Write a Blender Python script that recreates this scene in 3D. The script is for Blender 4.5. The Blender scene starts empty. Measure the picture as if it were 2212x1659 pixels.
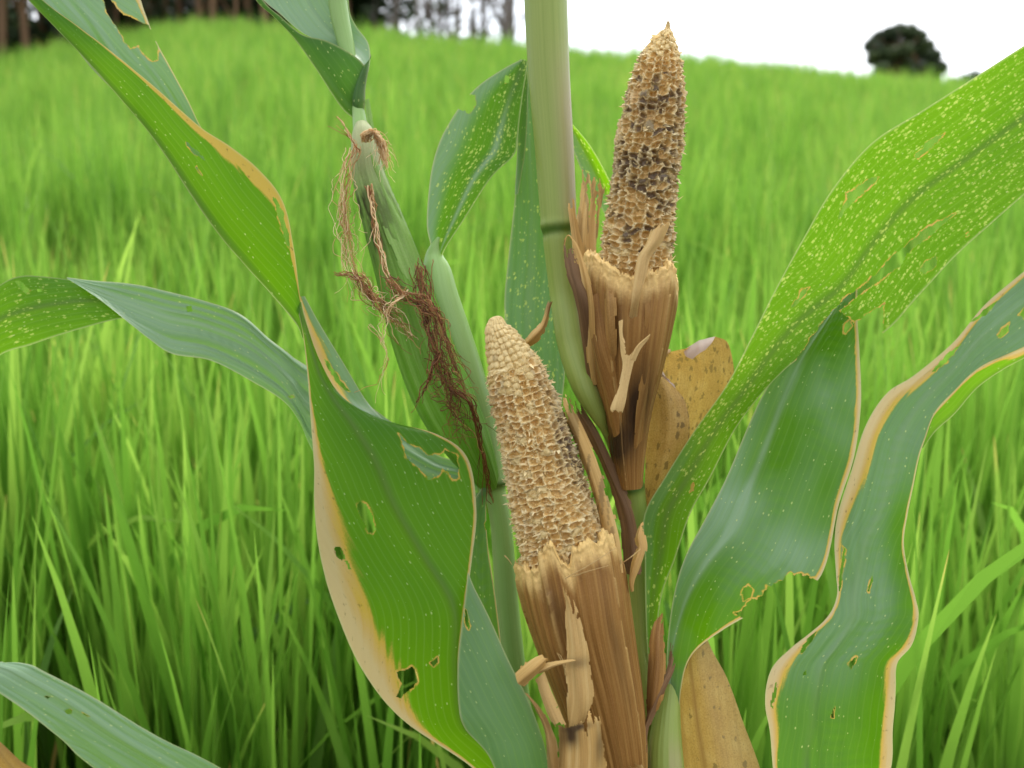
import bpy, math, random
import numpy as np
from mathutils import Vector

random.seed(7)
RNG = np.random.default_rng(7)
SC = bpy.context.scene
COL = SC.collection
R = math.radians

# ------------------------------------------------------------------ camera
PITCH = R(8.0)
CAM_Z = 1.0
cam_data = bpy.data.cameras.new("camera")
cam_data.lens = 35.0
cam_data.sensor_width = 36.0
cam_data.clip_start = 0.01
cam_data.clip_end = 2000.0
cam_data.dof.use_dof = True
cam_data.dof.focus_distance = 0.555
cam_data.dof.aperture_fstop = 7.5
cam = bpy.data.objects.new("camera", cam_data)
COL.objects.link(cam)
cam.location = (0, 0, CAM_Z)
cam.rotation_euler = (R(90) - PITCH, 0, 0)
SC.camera = cam

# ------------------------------------------------------------------ world, sun, exposure
SUN_EL, SUN_AZ = R(58), R(20)          # high, in front of the camera and a little to the right
world = bpy.data.worlds.new("World")
SC.world = world
world.use_nodes = True
wt = world.node_tree
wt.nodes.clear()
wout = wt.nodes.new("ShaderNodeOutputWorld")
sky = wt.nodes.new("ShaderNodeTexSky")
sky.sky_type = 'NISHITA'
sky.sun_disc = False
sky.sun_elevation = SUN_EL
sky.sun_rotation = SUN_AZ
bg_sky = wt.nodes.new("ShaderNodeBackground")
bg_sky.inputs[1].default_value = 0.10
wt.links.new(sky.outputs[0], bg_sky.inputs[0])
# thin white cloud deck over the blue sky
bg_cl = wt.nodes.new("ShaderNodeBackground")
wtc = wt.nodes.new("ShaderNodeTexCoord")
wno = wt.nodes.new("ShaderNodeTexNoise")
wno.inputs["Scale"].default_value = 2.2
wno.inputs["Detail"].default_value = 5
wt.links.new(wtc.outputs["Generated"], wno.inputs["Vector"])
wra = wt.nodes.new("ShaderNodeValToRGB")
wra.color_ramp.elements[0].position = 0.3
wra.color_ramp.elements[0].color = (0.84, 0.89, 0.96, 1)
wra.color_ramp.elements[1].position = 0.7
wra.color_ramp.elements[1].color = (1.0, 0.99, 0.97, 1)
wt.links.new(wno.outputs[0], wra.inputs[0])
wt.links.new(wra.outputs[0], bg_cl.inputs[0])
# the deck is brightest round the hidden sun
wdot = wt.nodes.new("ShaderNodeVectorMath"); wdot.operation = 'DOT_PRODUCT'
wt.links.new(wtc.outputs["Generated"], wdot.inputs[0])
wdot.inputs[1].default_value = (math.sin(SUN_AZ) * math.cos(R(48)), math.cos(SUN_AZ) * math.cos(R(48)), math.sin(R(48)))
wmr = wt.nodes.new("ShaderNodeMapRange")
wmr.inputs[1].default_value = -0.5; wmr.inputs[2].default_value = 1.0
wmr.inputs[3].default_value = 0.72; wmr.inputs[4].default_value = 1.55
wt.links.new(wdot.outputs["Value"], wmr.inputs[0])
wt.links.new(wmr.outputs[0], bg_cl.inputs[1])
wmix = wt.nodes.new("ShaderNodeMixShader")
wmix.inputs[0].default_value = 0.8
wt.links.new(bg_sky.outputs[0], wmix.inputs[1])
wt.links.new(bg_cl.outputs[0], wmix.inputs[2])
wt.links.new(wmix.outputs[0], wout.inputs[0])

sun_data = bpy.data.lights.new("sun", 'SUN')
sun_data.energy = 1.3
sun_data.angle = R(18)
sun_data.color = (1.0, 0.95, 0.86)
sun = bpy.data.objects.new("sun", sun_data)
COL.objects.link(sun)
sd = Vector((math.sin(SUN_AZ) * math.cos(SUN_EL), math.cos(SUN_AZ) * math.cos(SUN_EL), math.sin(SUN_EL)))
sun.rotation_euler = sd.to_track_quat('Z', 'Y').to_euler()
sun.location = sd * 30

SC.view_settings.view_transform = 'Standard'
SC.view_settings.look = 'None'
SC.view_settings.exposure = 1.0
SC.view_settings.gamma = 1.0
try:
    SC.cycles.max_bounces = 8
    SC.cycles.transparent_max_bounces = 4
except Exception:
    pass

# ------------------------------------------------------------------ projection helper (plan of the place)
K = 2150.6                              # pixels of the working plan per unit tangent
CP, SP = math.cos(PITCH), math.sin(PITCH)

def P(x, y, d):
    """plan position (x, y) at d centimetres in front of the lens -> world metres (arrays ok)"""
    x = np.asarray(x, float); y = np.asarray(y, float); d = np.asarray(d, float) / 100.0
    h = (x - 1106.0) / K
    v = (829.5 - y) / K
    return np.stack([h * d, (CP + v * SP) * d, CAM_Z + (v * CP - SP) * d], axis=-1)

def UNP(p):
    q = p - np.array([0, 0, CAM_Z])
    dep = q[..., 1] * CP - q[..., 2] * SP
    up = q[..., 1] * SP + q[..., 2] * CP
    return np.stack([1106 + K * q[..., 0] / dep, 829.5 - K * up / dep], axis=-1)

FWD = np.array([0, CP, -SP])

# ------------------------------------------------------------------ noise
def vnoise(x, y, seed=0):
    """smooth value noise, arrays"""
    x = np.asarray(x, float); y = np.asarray(y, float)
    xi = np.floor(x).astype(np.int64); yi = np.floor(y).astype(np.int64)
    xf = x - xi; yf = y - yi
    def h(a, b):
        n = (a * 374761393 + b * 668265263 + seed * 1442695041) & 0x7fffffff
        n = ((n ^ (n >> 13)) * 1274126177) & 0x7fffffff
        return ((n ^ (n >> 16)) & 0xffff) / 65535.0
    u = xf * xf * (3 - 2 * xf); v = yf * yf * (3 - 2 * yf)
    return (h(xi, yi) * (1 - u) + h(xi + 1, yi) * u) * (1 - v) + (h(xi, yi + 1) * (1 - u) + h(xi + 1, yi + 1) * u) * v

def fbm(x, y, seed=0, o=3):
    s = 0; a = 0.5; t = 0
    for k in range(o):
        s = s + a * vnoise(x * 2 ** k, y * 2 ** k, seed + k * 17); t += a; a *= 0.5
    return s / t

def sstep(a, b, x):
    t = np.clip((x - a) / (b - a), 0, 1)
    return t * t * (3 - 2 * t)

def catmull(pts, n):
    """rows of control values -> n interpolated rows, spaced by arc length of the first columns"""
    pts = np.asarray(pts, float)
    m = len(pts)
    if m == 2:
        t = np.linspace(0, 1, n)[:, None]
        return pts[0] * (1 - t) + pts[1] * t
    e = np.vstack([2 * pts[0] - pts[1], pts, 2 * pts[-1] - pts[-2]])
    dense = []
    q = np.linspace(0, 1, 24, endpoint=False)[:, None]
    for i in range(m - 1):
        p0, p1, p2, p3 = e[i], e[i + 1], e[i + 2], e[i + 3]
        dense.append(0.5 * (2 * p1 + (p2 - p0) * q + (2 * p0 - 5 * p1 + 4 * p2 - p3) * q ** 2 + (3 * p1 - p0 - 3 * p2 + p3) * q ** 3))
    dense = np.vstack(dense + [pts[-1:]])
    L = np.concatenate([[0], np.cumsum(np.linalg.norm(np.diff(dense[:, :min(6, dense.shape[1])], axis=0), axis=1))])
    s = np.linspace(0, L[-1], n)
    return np.stack([np.interp(s, L, dense[:, k]) for k in range(dense.shape[1])], axis=1)

# ------------------------------------------------------------------ mesh helpers
class Geo:
    """collects vertices, quads/tris and per vertex values for ONE mesh"""
    def __init__(self):
        self.v = []; self.f = []; self.a = {}; self.uv = []; self.n = 0
    def add(self, v, f, uv=None, **attr):
        v = np.asarray(v, float).reshape(-1, 3); f = np.asarray(f, np.int64).reshape(-1, 4)
        self.v.append(v); self.f.append(f + self.n)
        k = len(v)
        self.uv.append(np.zeros((k, 2)) if uv is None else np.asarray(uv, float).reshape(-1, 2))
        for nme in set(list(self.a) + list(attr)):
            if nme not in self.a:
                self.a[nme] = [np.zeros(self.n)]
            val = attr.get(nme, 0.0)
            self.a[nme].append(np.broadcast_to(np.asarray(val, float).reshape(-1) if np.ndim(val) else np.full(k, float(val)), (k,)))
        self.n += k
    def build(self, name, mat, root=None, parent=None, smooth=True, origin=None):
        v = np.vstack(self.v); f = np.vstack(self.f)
        o = np.zeros(3) if origin is None else np.asarray(origin, float)
        if root is not None:
            o = np.array(root.location)
        used = np.zeros(len(v), bool); used[f.reshape(-1)] = True
        remap = np.cumsum(used) - 1
        v = v[used] - o; f = remap[f]
        me = bpy.data.meshes.new(name)
        me.vertices.add(len(v)); me.vertices.foreach_set("co", v.reshape(-1).astype(np.float32))
        tri = f[:, 2] == f[:, 3]
        cnt = np.where(tri, 3, 4)
        keep = np.ones((len(f), 4), bool); keep[tri, 3] = False
        loops = f.reshape(-1)[keep.reshape(-1)]
        me.loops.add(len(loops)); me.loops.foreach_set("vertex_index", loops.astype(np.int32))
        me.polygons.add(len(f))
        me.polygons.foreach_set("loop_start", np.concatenate([[0], np.cumsum(cnt)[:-1]]).astype(np.int32))
        me.polygons.foreach_set("loop_total", cnt.astype(np.int32))
        me.polygons.foreach_set("use_smooth", np.full(len(f), smooth))
        uvl = me.uv_layers.new(name="UVMap")
        uv = np.vstack(self.uv)[used]
        uvl.data.foreach_set("uv", uv[loops].reshape(-1).astype(np.float32))
        for nme, lst in self.a.items():
            at = me.attributes.new(nme, 'FLOAT', 'POINT')
            at.data.foreach_set("value", np.concatenate(lst)[used].astype(np.float32))
        me.update(calc_edges=True); me.validate()
        ob = bpy.data.objects.new(name, me)
        COL.objects.link(ob)
        me.materials.append(mat)
        if parent is not None:
            ob.parent = parent
        elif root is not None:
            ob.parent = root
        else:
            ob.location = o
        return ob

def grid_faces(nr, nc, wrap=False):
    r = np.arange(nr - 1)[:, None]; c = np.arange(nc if wrap else nc - 1)[None, :]
    c2 = (c + 1) % nc
    return np.stack([r * nc + c, r * nc + c2, (r + 1) * nc + c2, (r + 1) * nc + c], -1).reshape(-1, 4)

def thing(name, loc, label, cat, group=None):
    o = bpy.data.objects.new(name, None)
    o.empty_display_size = 0.05
    COL.objects.link(o); o.location = loc
    o["label"] = label; o["category"] = cat
    if group: o["group"] = group
    return o

def tag(o, label=None, cat=None, group=None, kind=None):
    if label: o["label"] = label
    if cat: o["category"] = cat
    if group: o["group"] = group
    if kind: o["kind"] = kind
    return o

def inside(poly, x, y):
    poly = np.asarray(poly, float)
    res = np.zeros(x.shape, bool)
    j = len(poly) - 1
    for i in range(len(poly)):
        xi, yi = poly[i]; xj, yj = poly[j]
        if yi != yj:
            c = ((yi > y) != (yj > y)) & (x < (xj - xi) * (y - yi) / (yj - yi) + xi)
            res ^= c
        j = i
    return res

def edge_dist(poly, x, y):
    poly = np.asarray(poly, float)
    best = np.full(x.shape, 1e9)
    for i in range(len(poly)):
        ax, ay = poly[i - 1]; bx, by = poly[i]
        dx, dy = bx - ax, by - ay
        L = dx * dx + dy * dy + 1e-9
        t = np.clip(((x - ax) * dx + (y - ay) * dy) / L, 0, 1)
        best = np.minimum(best, np.hypot(x - ax - t * dx, y - ay - t * dy))
    return best

def ragged(poly, amp, rng):
    out = []
    n = len(poly)
    for i in range(n):
        a = np.array(poly[i], float); b = np.array(poly[(i + 1) % n], float)
        k = max(1, int(np.hypot(*(b - a)) / 7))
        for q in range(k):
            out.append(a + (b - a) * q / k + rng.normal(0, amp, 2) * (1 if q else 0.4))
    return out

def sheet(g, secs, step=2.6, bulge=0.0, vee=0.0, um=0.5, ripple=0.0, rip_freq=30.0, dryL=None, dryR=None,
          dry=0.0, spot=0.0, wax=0.0, holes=(), rag=1.2, rim=7.0, seed=1, pleat=0.0, rimdry=0.55, extra=None, wave=0.0, flip=False, bands=0.0, tk=0.0, drymax=1.0, fray=0.0, efray=0.0):
    """leaf sheet between a left and a right edge; secs = (Lx,Ly,Ld, Rx,Ry,Rd[,um]); cm depths.
    bulge: cm towards the lens at mid width; vee: V-shaped keel; holes = polygons eaten away"""
    rng = np.random.default_rng(seed)
    S = []
    for s in secs:
        s = list(s)
        S.append(s[:6] + [s[6] if len(s) > 6 else um])
    tmp = catmull(S, 200)
    mid = (tmp[:, :2] + tmp[:, 3:5]) / 2
    Lpx = np.linalg.norm(np.diff(mid, axis=0), axis=1).sum()
    Wpx = np.hypot(tmp[:, 0] - tmp[:, 3], tmp[:, 1] - tmp[:, 4]).max()
    nr = int(np.clip(Lpx / step, 12, 700)); nc = int(np.clip(Wpx / step, 6, 150))
    T = catmull(S, nr)
    Lp = P(T[:, 0], T[:, 1], T[:, 2]); Rp = P(T[:, 3], T[:, 4], T[:, 5])
    umr = T[:, 6][:, None]
    u = np.linspace(0, 1, nc)[None, :]
    a = Rp - Lp
    w = np.linalg.norm(a, axis=1)
    mid3 = (Lp + Rp) / 2
    tan = np.gradient(mid3, axis=0)
    nrm = np.cross(tan, a); nrm /= (np.linalg.norm(nrm, axis=1)[:, None] + 1e-12)
    s = np.sign(-(nrm @ FWD)); s[s == 0] = 1
    nrm = nrm * s[:, None]
    vv = np.concatenate([[0], np.cumsum(np.linalg.norm(np.diff(mid3, axis=0), axis=1))])
    pts = Lp[:, None, :] + a[:, None, :] * u[..., None]
    wsc = np.clip(w / (w.max() + 1e-9), 0, 1)[:, None]
    prof = 4 * u * (1 - u) * bulge
    keel = np.where(u < umr, u / np.maximum(umr, 1e-3), (1 - u) / np.maximum(1 - umr, 1e-3))
    prof = prof + keel * vee
    V = vv[:, None] + 0 * u
    edge = np.minimum(u / np.maximum(umr, 1e-3), (1 - u) / np.maximum(1 - umr, 1e-3)); edge = np.clip(1 - edge, 0, 1) ** 2
    sideseed = np.where(u < umr, 0.0, 37.0)
    rp = (fbm(V * rip_freq + sideseed, u * 0 + seed * 3.1, seed) - 0.5) * 2 * ripple * edge
    wv = wave * (fbm(V * 9 + 5, u * 1.6, seed + 9) - 0.5) * 2
    # raised midrib
    dm = (u - umr) * w[:, None] * 1000.0        # mm from midrib
    rib = 0.07 * np.exp(-(dm / 2.2) ** 2) * wsc + bands * (fbm(u * 8 + seed, V * 5, seed + 6, 2) - 0.5) * 2 * wsc
    pl = 0.005 * np.sin(dm * 1.4) * wsc + pleat * np.sin(V * 900 + 2 * np.sin(u * 9)) * sstep(0.45, 0.0, np.abs(u - 0.6)) * sstep(0, .2, fbm(V * 30, u * 3, seed + 2) - .38)
    h = (prof * wsc + rp * wsc + rib + pl + wv * wsc) / 100.0
    pts = pts + nrm[:, None, :] * h[..., None]
    px = UNP(pts)
    X, Y = px[..., 0], px[..., 1]
    U = (u - umr) * w[:, None]
    tpar = np.linspace(0, 1, nr)[:, None] + 0 * u
    uu = u + 0 * V
    D = np.full(X.shape, float(dry))
    wob = 0.5 * (fbm(V * 60, U * 60, seed + 4, 4) - 0.5) + 0.9 * (fbm(V * 22, U * 650, seed + 14, 3) - 0.5)
    for prm, dist in ((dryL, uu), (dryR, 1 - uu)):
        if prm:
            tt, ww = zip(*prm)
            wid = np.interp(tpar, tt, ww)
            wid2 = np.maximum(wid * (1 + 0.5 * wob), 1e-4)
            D = np.maximum(D, np.clip(1.35 - dist / wid2, 0, 1) * (wid > 0.004))
    fc_keep = np.ones((nr - 1) * (nc - 1), bool)
    f = grid_faces(nr, nc)
    cx = X.reshape(-1)[f].mean(1); cy = Y.reshape(-1)[f].mean(1)
    for hp in holes:
        pol = ragged(hp, rag, rng)
        fc_keep &= ~inside(pol, cx, cy)
        dd = edge_dist(pol, X, Y)
        D = np.maximum(D, (sstep(rim * 0.7, rim * 0.05, dd + 9 * wob)) * rimdry * np.clip(0.25 + 1.5 * (fbm(X / 14, Y / 14, seed + 61, 2) - 0.15), 0, 1))
    if fray > 0 or efray > 0:
        uf = uu.reshape(-1)[f].mean(1); tf_ = tpar.reshape(-1)[f].mean(1); Vf = V.reshape(-1)[f].mean(1); wf = (w[:, None] + 0 * u).reshape(-1)[f].mean(1)
        nz_ = fbm(uf * wf * 900 + seed, Vf * 25, seed + 40, 3)
        fc_keep &= ~((1 - tf_) < fray * np.clip(nz_ - 0.18, 0, 1) * 1.6)
        ne = fbm(Vf * 110 + 40 * (uf > 0.5), uf * 0 + seed, seed + 41, 4)
        fc_keep &= ~(np.minimum(uf, 1 - uf) < efray * np.clip(ne - 0.3, 0, 1))
    f = f[fc_keep]
    D = np.minimum(D, drymax)
    Wx = np.full(X.shape, float(wax)); Sp = np.full(X.shape, float(spot))
    if extra is not None:
        Wx, Sp, D = extra(X, Y, uu, tpar, Wx, Sp, D)
    mrib = np.exp(-(dm / 2.7) ** 2) + 0 * V
    # thin pale margin of the blade
    mg = np.maximum(sstep(0.0012, 0.0, uu * w[:, None]), sstep(0.0012, 0.0, (1 - uu) * w[:, None]))
    if flip:
        f = f[:, ::-1]
    g.add(pts, f, np.stack([U, V], -1), dry=D.reshape(-1), spot=Sp.reshape(-1), wax=Wx.reshape(-1), rib=mrib.reshape(-1), edge=mg.reshape(-1), tk=tk)

def frames(c):
    t = np.gradient(c, axis=0); t /= np.linalg.norm(t, axis=1)[:, None]
    # side axis points to the camera's right, front axis towards the lens
    right = np.array([1.0, 0, 0])
    a = right - (t @ right)[:, None] * t; a /= np.linalg.norm(a, axis=1)[:, None]
    b = np.cross(t, a)
    sgn = np.sign(-(b @ FWD)); b = b * sgn[:, None]
    return t, a, b      # b towards the lens

def tube(g, pts, nth=28, step=4.0, ribs=0.0, nrib=20, cap=True, seed=3, bump=None, **attr):
    """round stem; pts = (x, y, depth cm, radius in plan px)"""
    pts = np.asarray(pts, float)
    L = np.linalg.norm(np.diff(pts[:, :2], axis=0), axis=1).sum()
    n = int(np.clip(L / step, 6, 600))
    T = catmull(pts, n)
    c = P(T[:, 0], T[:, 1], T[:, 2]); r = T[:, 3] * T[:, 2] / 100 / K
    t, a, b = frames(c)
    th = np.linspace(0, 2 * np.pi, nth, endpoint=False)[None, :]
    rr = r[:, None] * (1 + ribs * np.sin(th * nrib))
    vv = np.concatenate([[0], np.cumsum(np.linalg.norm(np.diff(c, axis=0), axis=1))])
    if bump is not None:
        rr = rr * (1 + bump(T[:, 1][:, None], th))
    p = c[:, None, :] + a[:, None, :] * (rr * np.sin(th))[..., None] + b[:, None, :] * (rr * np.cos(th))[..., None]
    uv = np.stack([(th - np.pi) * r.mean() + 0 * vv[:, None], vv[:, None] + 0 * th], -1)
    at = {k: (v(T[:, 1][:, None] + 0 * th, th + 0 * vv[:, None]).reshape(-1) if callable(v) else v) for k, v in attr.items()}
    g.add(p, grid_faces(n, nth, True), uv, **at)

def world_tube(g, pts, rad, nth=8, **attr):
    c = np.asarray(pts, float); n = len(c)
    rad = np.broadcast_to(np.asarray(rad, float), (n,))
    t = np.gradient(c, axis=0); t /= np.linalg.norm(t, axis=1)[:, None] + 1e-12
    ref = np.where(np.abs(t[:, 2:3]) > 0.8, np.array([[1.0, 0, 0]]), np.array([[0, 0, 1.0]]))
    a = np.cross(t, ref); a /= np.linalg.norm(a, axis=1)[:, None]; b = np.cross(t, a)
    th = np.linspace(0, 2 * np.pi, nth, endpoint=False)[None, :]
    p = c[:, None] + a[:, None] * (rad[:, None] * np.cos(th))[..., None] + b[:, None] * (rad[:, None] * np.sin(th))[..., None]
    vv = np.concatenate([[0], np.cumsum(np.linalg.norm(np.diff(c, axis=0), axis=1))])
    uv = np.stack([th * rad.mean() + 0 * vv[:, None], vv[:, None] + 0 * th], -1)
    g.add(p, grid_faces(n, nth, True), uv, **attr)

# ------------------------------------------------------------------ material helpers
def new_mat(name):
    m = bpy.data.materials.new(name); m.use_nodes = True
    nt = m.node_tree; nt.nodes.clear()
    return m, nt

class NT:
    def __init__(self, nt): self.nt = nt
    def n(self, t, **kw):
        nd = self.nt.nodes.new(t)
        for k, v in kw.items(): setattr(nd, k, v)
        return nd
    def l(self, a, b): self.nt.links.new(a, b)
    def val(self, x):
        nd = self.n("ShaderNodeValue"); nd.outputs[0].default_value = x; return nd.outputs[0]
    def math(self, op, a, b=None, c=None, clamp=False):
        nd = self.n("ShaderNodeMath", operation=op); nd.use_clamp = clamp
        for i, q in enumerate((a, b, c)):
            if q is None: continue
            if isinstance(q, (int, float)): nd.inputs[i].default_value = q
            else: self.l(q, nd.inputs[i])
        return nd.outputs[0]
    def attr(self, name):
        return self.n("ShaderNodeAttribute", attribute_name=name).outputs["Fac"]
    def mix(self, f, a, b, blend='MIX'):
        nd = self.n("ShaderNodeMix", data_type='RGBA', blend_type=blend)
        for i, q in ((0, f), (6, a), (7, b)):
            if isinstance(q, (int, float)): nd.inputs[i].default_value = q
            elif isinstance(q, tuple): nd.inputs[i].default_value = (*q, 1) if len(q) == 3 else q
            else: self.l(q, nd.inputs[i])
        return nd.outputs[2]
    def ramp(self, f, stops):
        nd = self.n("ShaderNodeValToRGB"); cr = nd.color_ramp
        while len(cr.elements) < len(stops): cr.elements.new(0.5)
        for e, (p, c) in zip(cr.elements, stops):
            e.position = p; e.color = (*c, 1) if len(c) == 3 else c
        self.l(f, nd.inputs[0]); return nd.outputs[0]
    def uv(self, sx, sy):
        t = self.n("ShaderNodeUVMap", uv_map="UVMap")
        mp = self.n("ShaderNodeMapping"); mp.inputs["Scale"].default_value = (sx, sy, 1)
        self.l(t.outputs[0], mp.inputs[0]); return mp.outputs[0]
    def noise(self, vec, scale=1.0, detail=3.0, rough=0.55):
        nd = self.n("ShaderNodeTexNoise"); nd.inputs["Scale"].default_value = scale
        nd.inputs["Detail"].default_value = detail; nd.inputs["Roughness"].default_value = rough
        if vec is not None: self.l(vec, nd.inputs["Vector"])
        return nd.outputs[0]
    def obj(self):
        return self.n("ShaderNodeTexCoord").outputs["Object"]
    def pos(self):
        return self.n("ShaderNodeNewGeometry").outputs["Position"]
    def thin(self, col, tcol, tfac, rough, bump=None, bstr=0.2, bdist=0.0006, spec=0.5, coat=0.0):
        p = self.n("ShaderNodeBsdfPrincipled")
        tr = self.n("ShaderNodeBsdfTranslucent")
        for sock, q in ((p.inputs["Base Color"], col), (tr.inputs[0], tcol), (p.inputs["Roughness"], rough)):
            if isinstance(q, tuple): sock.default_value = (*q, 1)
            elif isinstance(q, (int, float)): sock.default_value = q
            else: self.l(q, sock)
        if isinstance(spec, (int, float)): p.inputs["Specular IOR Level"].default_value = spec
        else: self.l(spec, p.inputs["Specular IOR Level"])
        if bump is not None:
            b = self.n("ShaderNodeBump"); b.inputs["Strength"].default_value = bstr; b.inputs["Distance"].default_value = bdist
            self.l(bump, b.inputs["Height"]); self.l(b.outputs[0], p.inputs["Normal"])
        ms = self.n("ShaderNodeMixShader")
        if isinstance(tfac, (int, float)): ms.inputs[0].default_value = tfac
        else: self.l(tfac, ms.inputs[0])
        self.l(p.outputs[0], ms.inputs[1]); self.l(tr.outputs[0], ms.inputs[2])
        out = self.n("ShaderNodeOutputMaterial"); self.l(ms.outputs[0], out.inputs[0])

def leaf_material():
    m, nt = new_mat("corn_leaf_blade"); q = NT(nt)
    dry, spot, wax, rib, edge, tk = (q.attr(k) for k in ("dry", "spot", "wax", "rib", "edge", "tk"))
    big = q.noise(q.uv(40, 14), 1.0, 4)
    streak = q.noise(q.uv(620, 6), 1.0, 3, 0.6)
    fine = q.noise(q.uv(2600, 30), 1.0, 2)
    speck = q.noise(q.uv(900, 700), 1.0, 4, 0.65)
    # pale parallel veins about 2 mm apart
    uvn = q.n("ShaderNodeSeparateXYZ"); q.l(q.uv(1, 1), uvn.inputs[0])
    vein = q.math('POWER', q.math('ABSOLUTE', q.math('COSINE', q.math('MULTIPLY', uvn.outputs[0], 760.0))), 26.0)
    green = q.mix(big, (0.035, 0.125, 0.006), (0.060, 0.18, 0.010))
    green = q.mix(q.math('MULTIPLY', streak, 0.4), green, (0.03, 0.10, 0.008))
    wax_sheen_col = q.mix(streak, (0.105, 0.22, 0.105), (0.30, 0.43, 0.275))  # pale waxy bloom of the upper face, with sky sheen painted into the colour
    green = q.mix(wax, green, wax_sheen_col)
    green = q.mix(q.math('MULTIPLY', vein, 0.28), green, (0.17, 0.30, 0.08))
    green = q.mix(q.math('MULTIPLY', rib, q.math('SUBTRACT', 0.7, q.math('MULTIPLY', wax, 0.25))), green, q.mix(wax, (0.13, 0.21, 0.05), (0.28, 0.40, 0.26)))
    tgreen = q.mix(big, (0.21, 0.49, 0.004), (0.33, 0.62, 0.008))
    tgreen = q.mix(q.math('MULTIPLY', streak, 0.35), tgreen, (0.15, 0.42, 0.004))
    tgreen = q.mix(q.math('MULTIPLY', wax, 0.6), tgreen, (0.13, 0.30, 0.06))
    tgreen = q.mix(q.math('MULTIPLY', vein, 0.3), tgreen, (0.38, 0.60, 0.05))
    tgreen = q.mix(q.math('MULTIPLY', rib, q.math('SUBTRACT', 0.85, q.math('MULTIPLY', wax, 0.7))), tgreen, (0.15, 0.30, 0.012))
    tgreen = q.mix(tk, tgreen, (0.085, 0.27, 0.002))
    # chlorotic flecks, elongated along the veins
    vo = q.n("ShaderNodeTexVoronoi", voronoi_dimensions='2D'); vo.inputs["Scale"].default_value = 1.0
    warp = q.n("ShaderNodeVectorMath", operation='ADD')
    q.l(q.uv(680, 380), warp.inputs[0])
    nz = q.n("ShaderNodeTexNoise"); nz.inputs["Scale"].default_value = 2.3; q.l(q.uv(680, 380), nz.inputs["Vector"])
    q.l(nz.outputs["Color"], warp.inputs[1])
    q.l(warp.outputs[0], vo.inputs["Vector"])
    sepc = q.n("ShaderNodeSeparateColor"); q.l(vo.outputs["Color"], sepc.inputs[0])
    rad = q.math('ADD', q.math('MULTIPLY', q.math('POWER', sepc.outputs[1], 2.5), 0.52), 0.13)
    fl = q.math('LESS_THAN', sepc.outputs[0], spot)
    d = q.math('SUBTRACT', rad, vo.outputs["Distance"])
    fl = q.math('MULTIPLY', fl, q.math('MULTIPLY', d, 3.6, clamp=True), clamp=True)
    fl = q.math('MULTIPLY', fl, q.math('ADD', 0.40, q.math('MULTIPLY', sepc.outputs[2], 0.5)))
    green = q.mix(fl, green, (0.42, 0.48, 0.13))
    tgreen = q.mix(fl, tgreen, (0.72, 0.86, 0.16))
    # sparse pin-prick dots
    vd = q.n("ShaderNodeTexVoronoi", voronoi_dimensions='2D'); vd.inputs["Scale"].default_value = 1.0
    q.l(q.uv(330, 190), vd.inputs["Vector"])
    sd_ = q.n("ShaderNodeSeparateColor"); q.l(vd.outputs["Color"], sd_.inputs[0])
    dt = q.math('MULTIPLY', q.math('LESS_THAN', sd_.outputs[0], 0.22), q.math('MULTIPLY', q.math('SUBTRACT', q.math('ADD', 0.05, q.math('MULTIPLY', sd_.outputs[1], 0.12)), vd.outputs["Distance"]), 14.0, clamp=True), clamp=True)
    dt = q.math('MULTIPLY', dt, 0.7)
    green = q.mix(dt, green, (0.40, 0.48, 0.16)); tgreen = q.mix(dt, tgreen, (0.75, 0.85, 0.3))
    # dried margin: green -> yellow -> tan with dark specks
    dn = q.math('ADD', dry, q.math('MULTIPLY', q.math('SUBTRACT', speck, 0.5), 0.22))
    dcol = q.ramp(dn, [(0.15, (0.24, 0.30, 0.03)), (0.36, (0.62, 0.42, 0.06)), (0.62, (0.62, 0.42, 0.15)), (0.92, (0.62, 0.49, 0.27))])
    dk = q.math('MULTIPLY', q.math('SUBTRACT', q.noise(q.uv(420, 180), 1.0, 3), 0.63), 9.0, clamp=True)
    dcol = q.mix(q.math('MULTIPLY', dk, 0.75), dcol, (0.09, 0.055, 0.03))
    df = q.math('MULTIPLY', q.math('SUBTRACT', dn, 0.10), 4.0, clamp=True)
    col = q.mix(df, green, dcol)
    tcol = q.mix(df, tgreen, q.mix(0.35, dcol, (0.72, 0.48, 0.12)))
    col = q.mix(q.math('MULTIPLY', edge, 0.6), col, (0.45, 0.46, 0.22))
    tcol = q.mix(q.math('MULTIPLY', edge, 0.6), tcol, (0.7, 0.72, 0.35))
    bmp = q.math('ADD', q.math('MULTIPLY', vein, -0.35), q.math('ADD', fine, q.math('MULTIPLY', streak, 1.2)))
    rough = q.math('ADD', 0.36, q.math('MULTIPLY', df, 0.3))
    tf = q.math('SUBTRACT', q.math('SUBTRACT', 0.60, q.math('MULTIPLY', wax, 0.30)), q.math('MULTIPLY', tk, 0.10))
    q.thin(col, tcol, tf, rough, bmp, 0.22, 0.0004, q.math('ADD', 0.22, q.math('MULTIPLY', wax, 0.36)))
    return m

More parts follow.
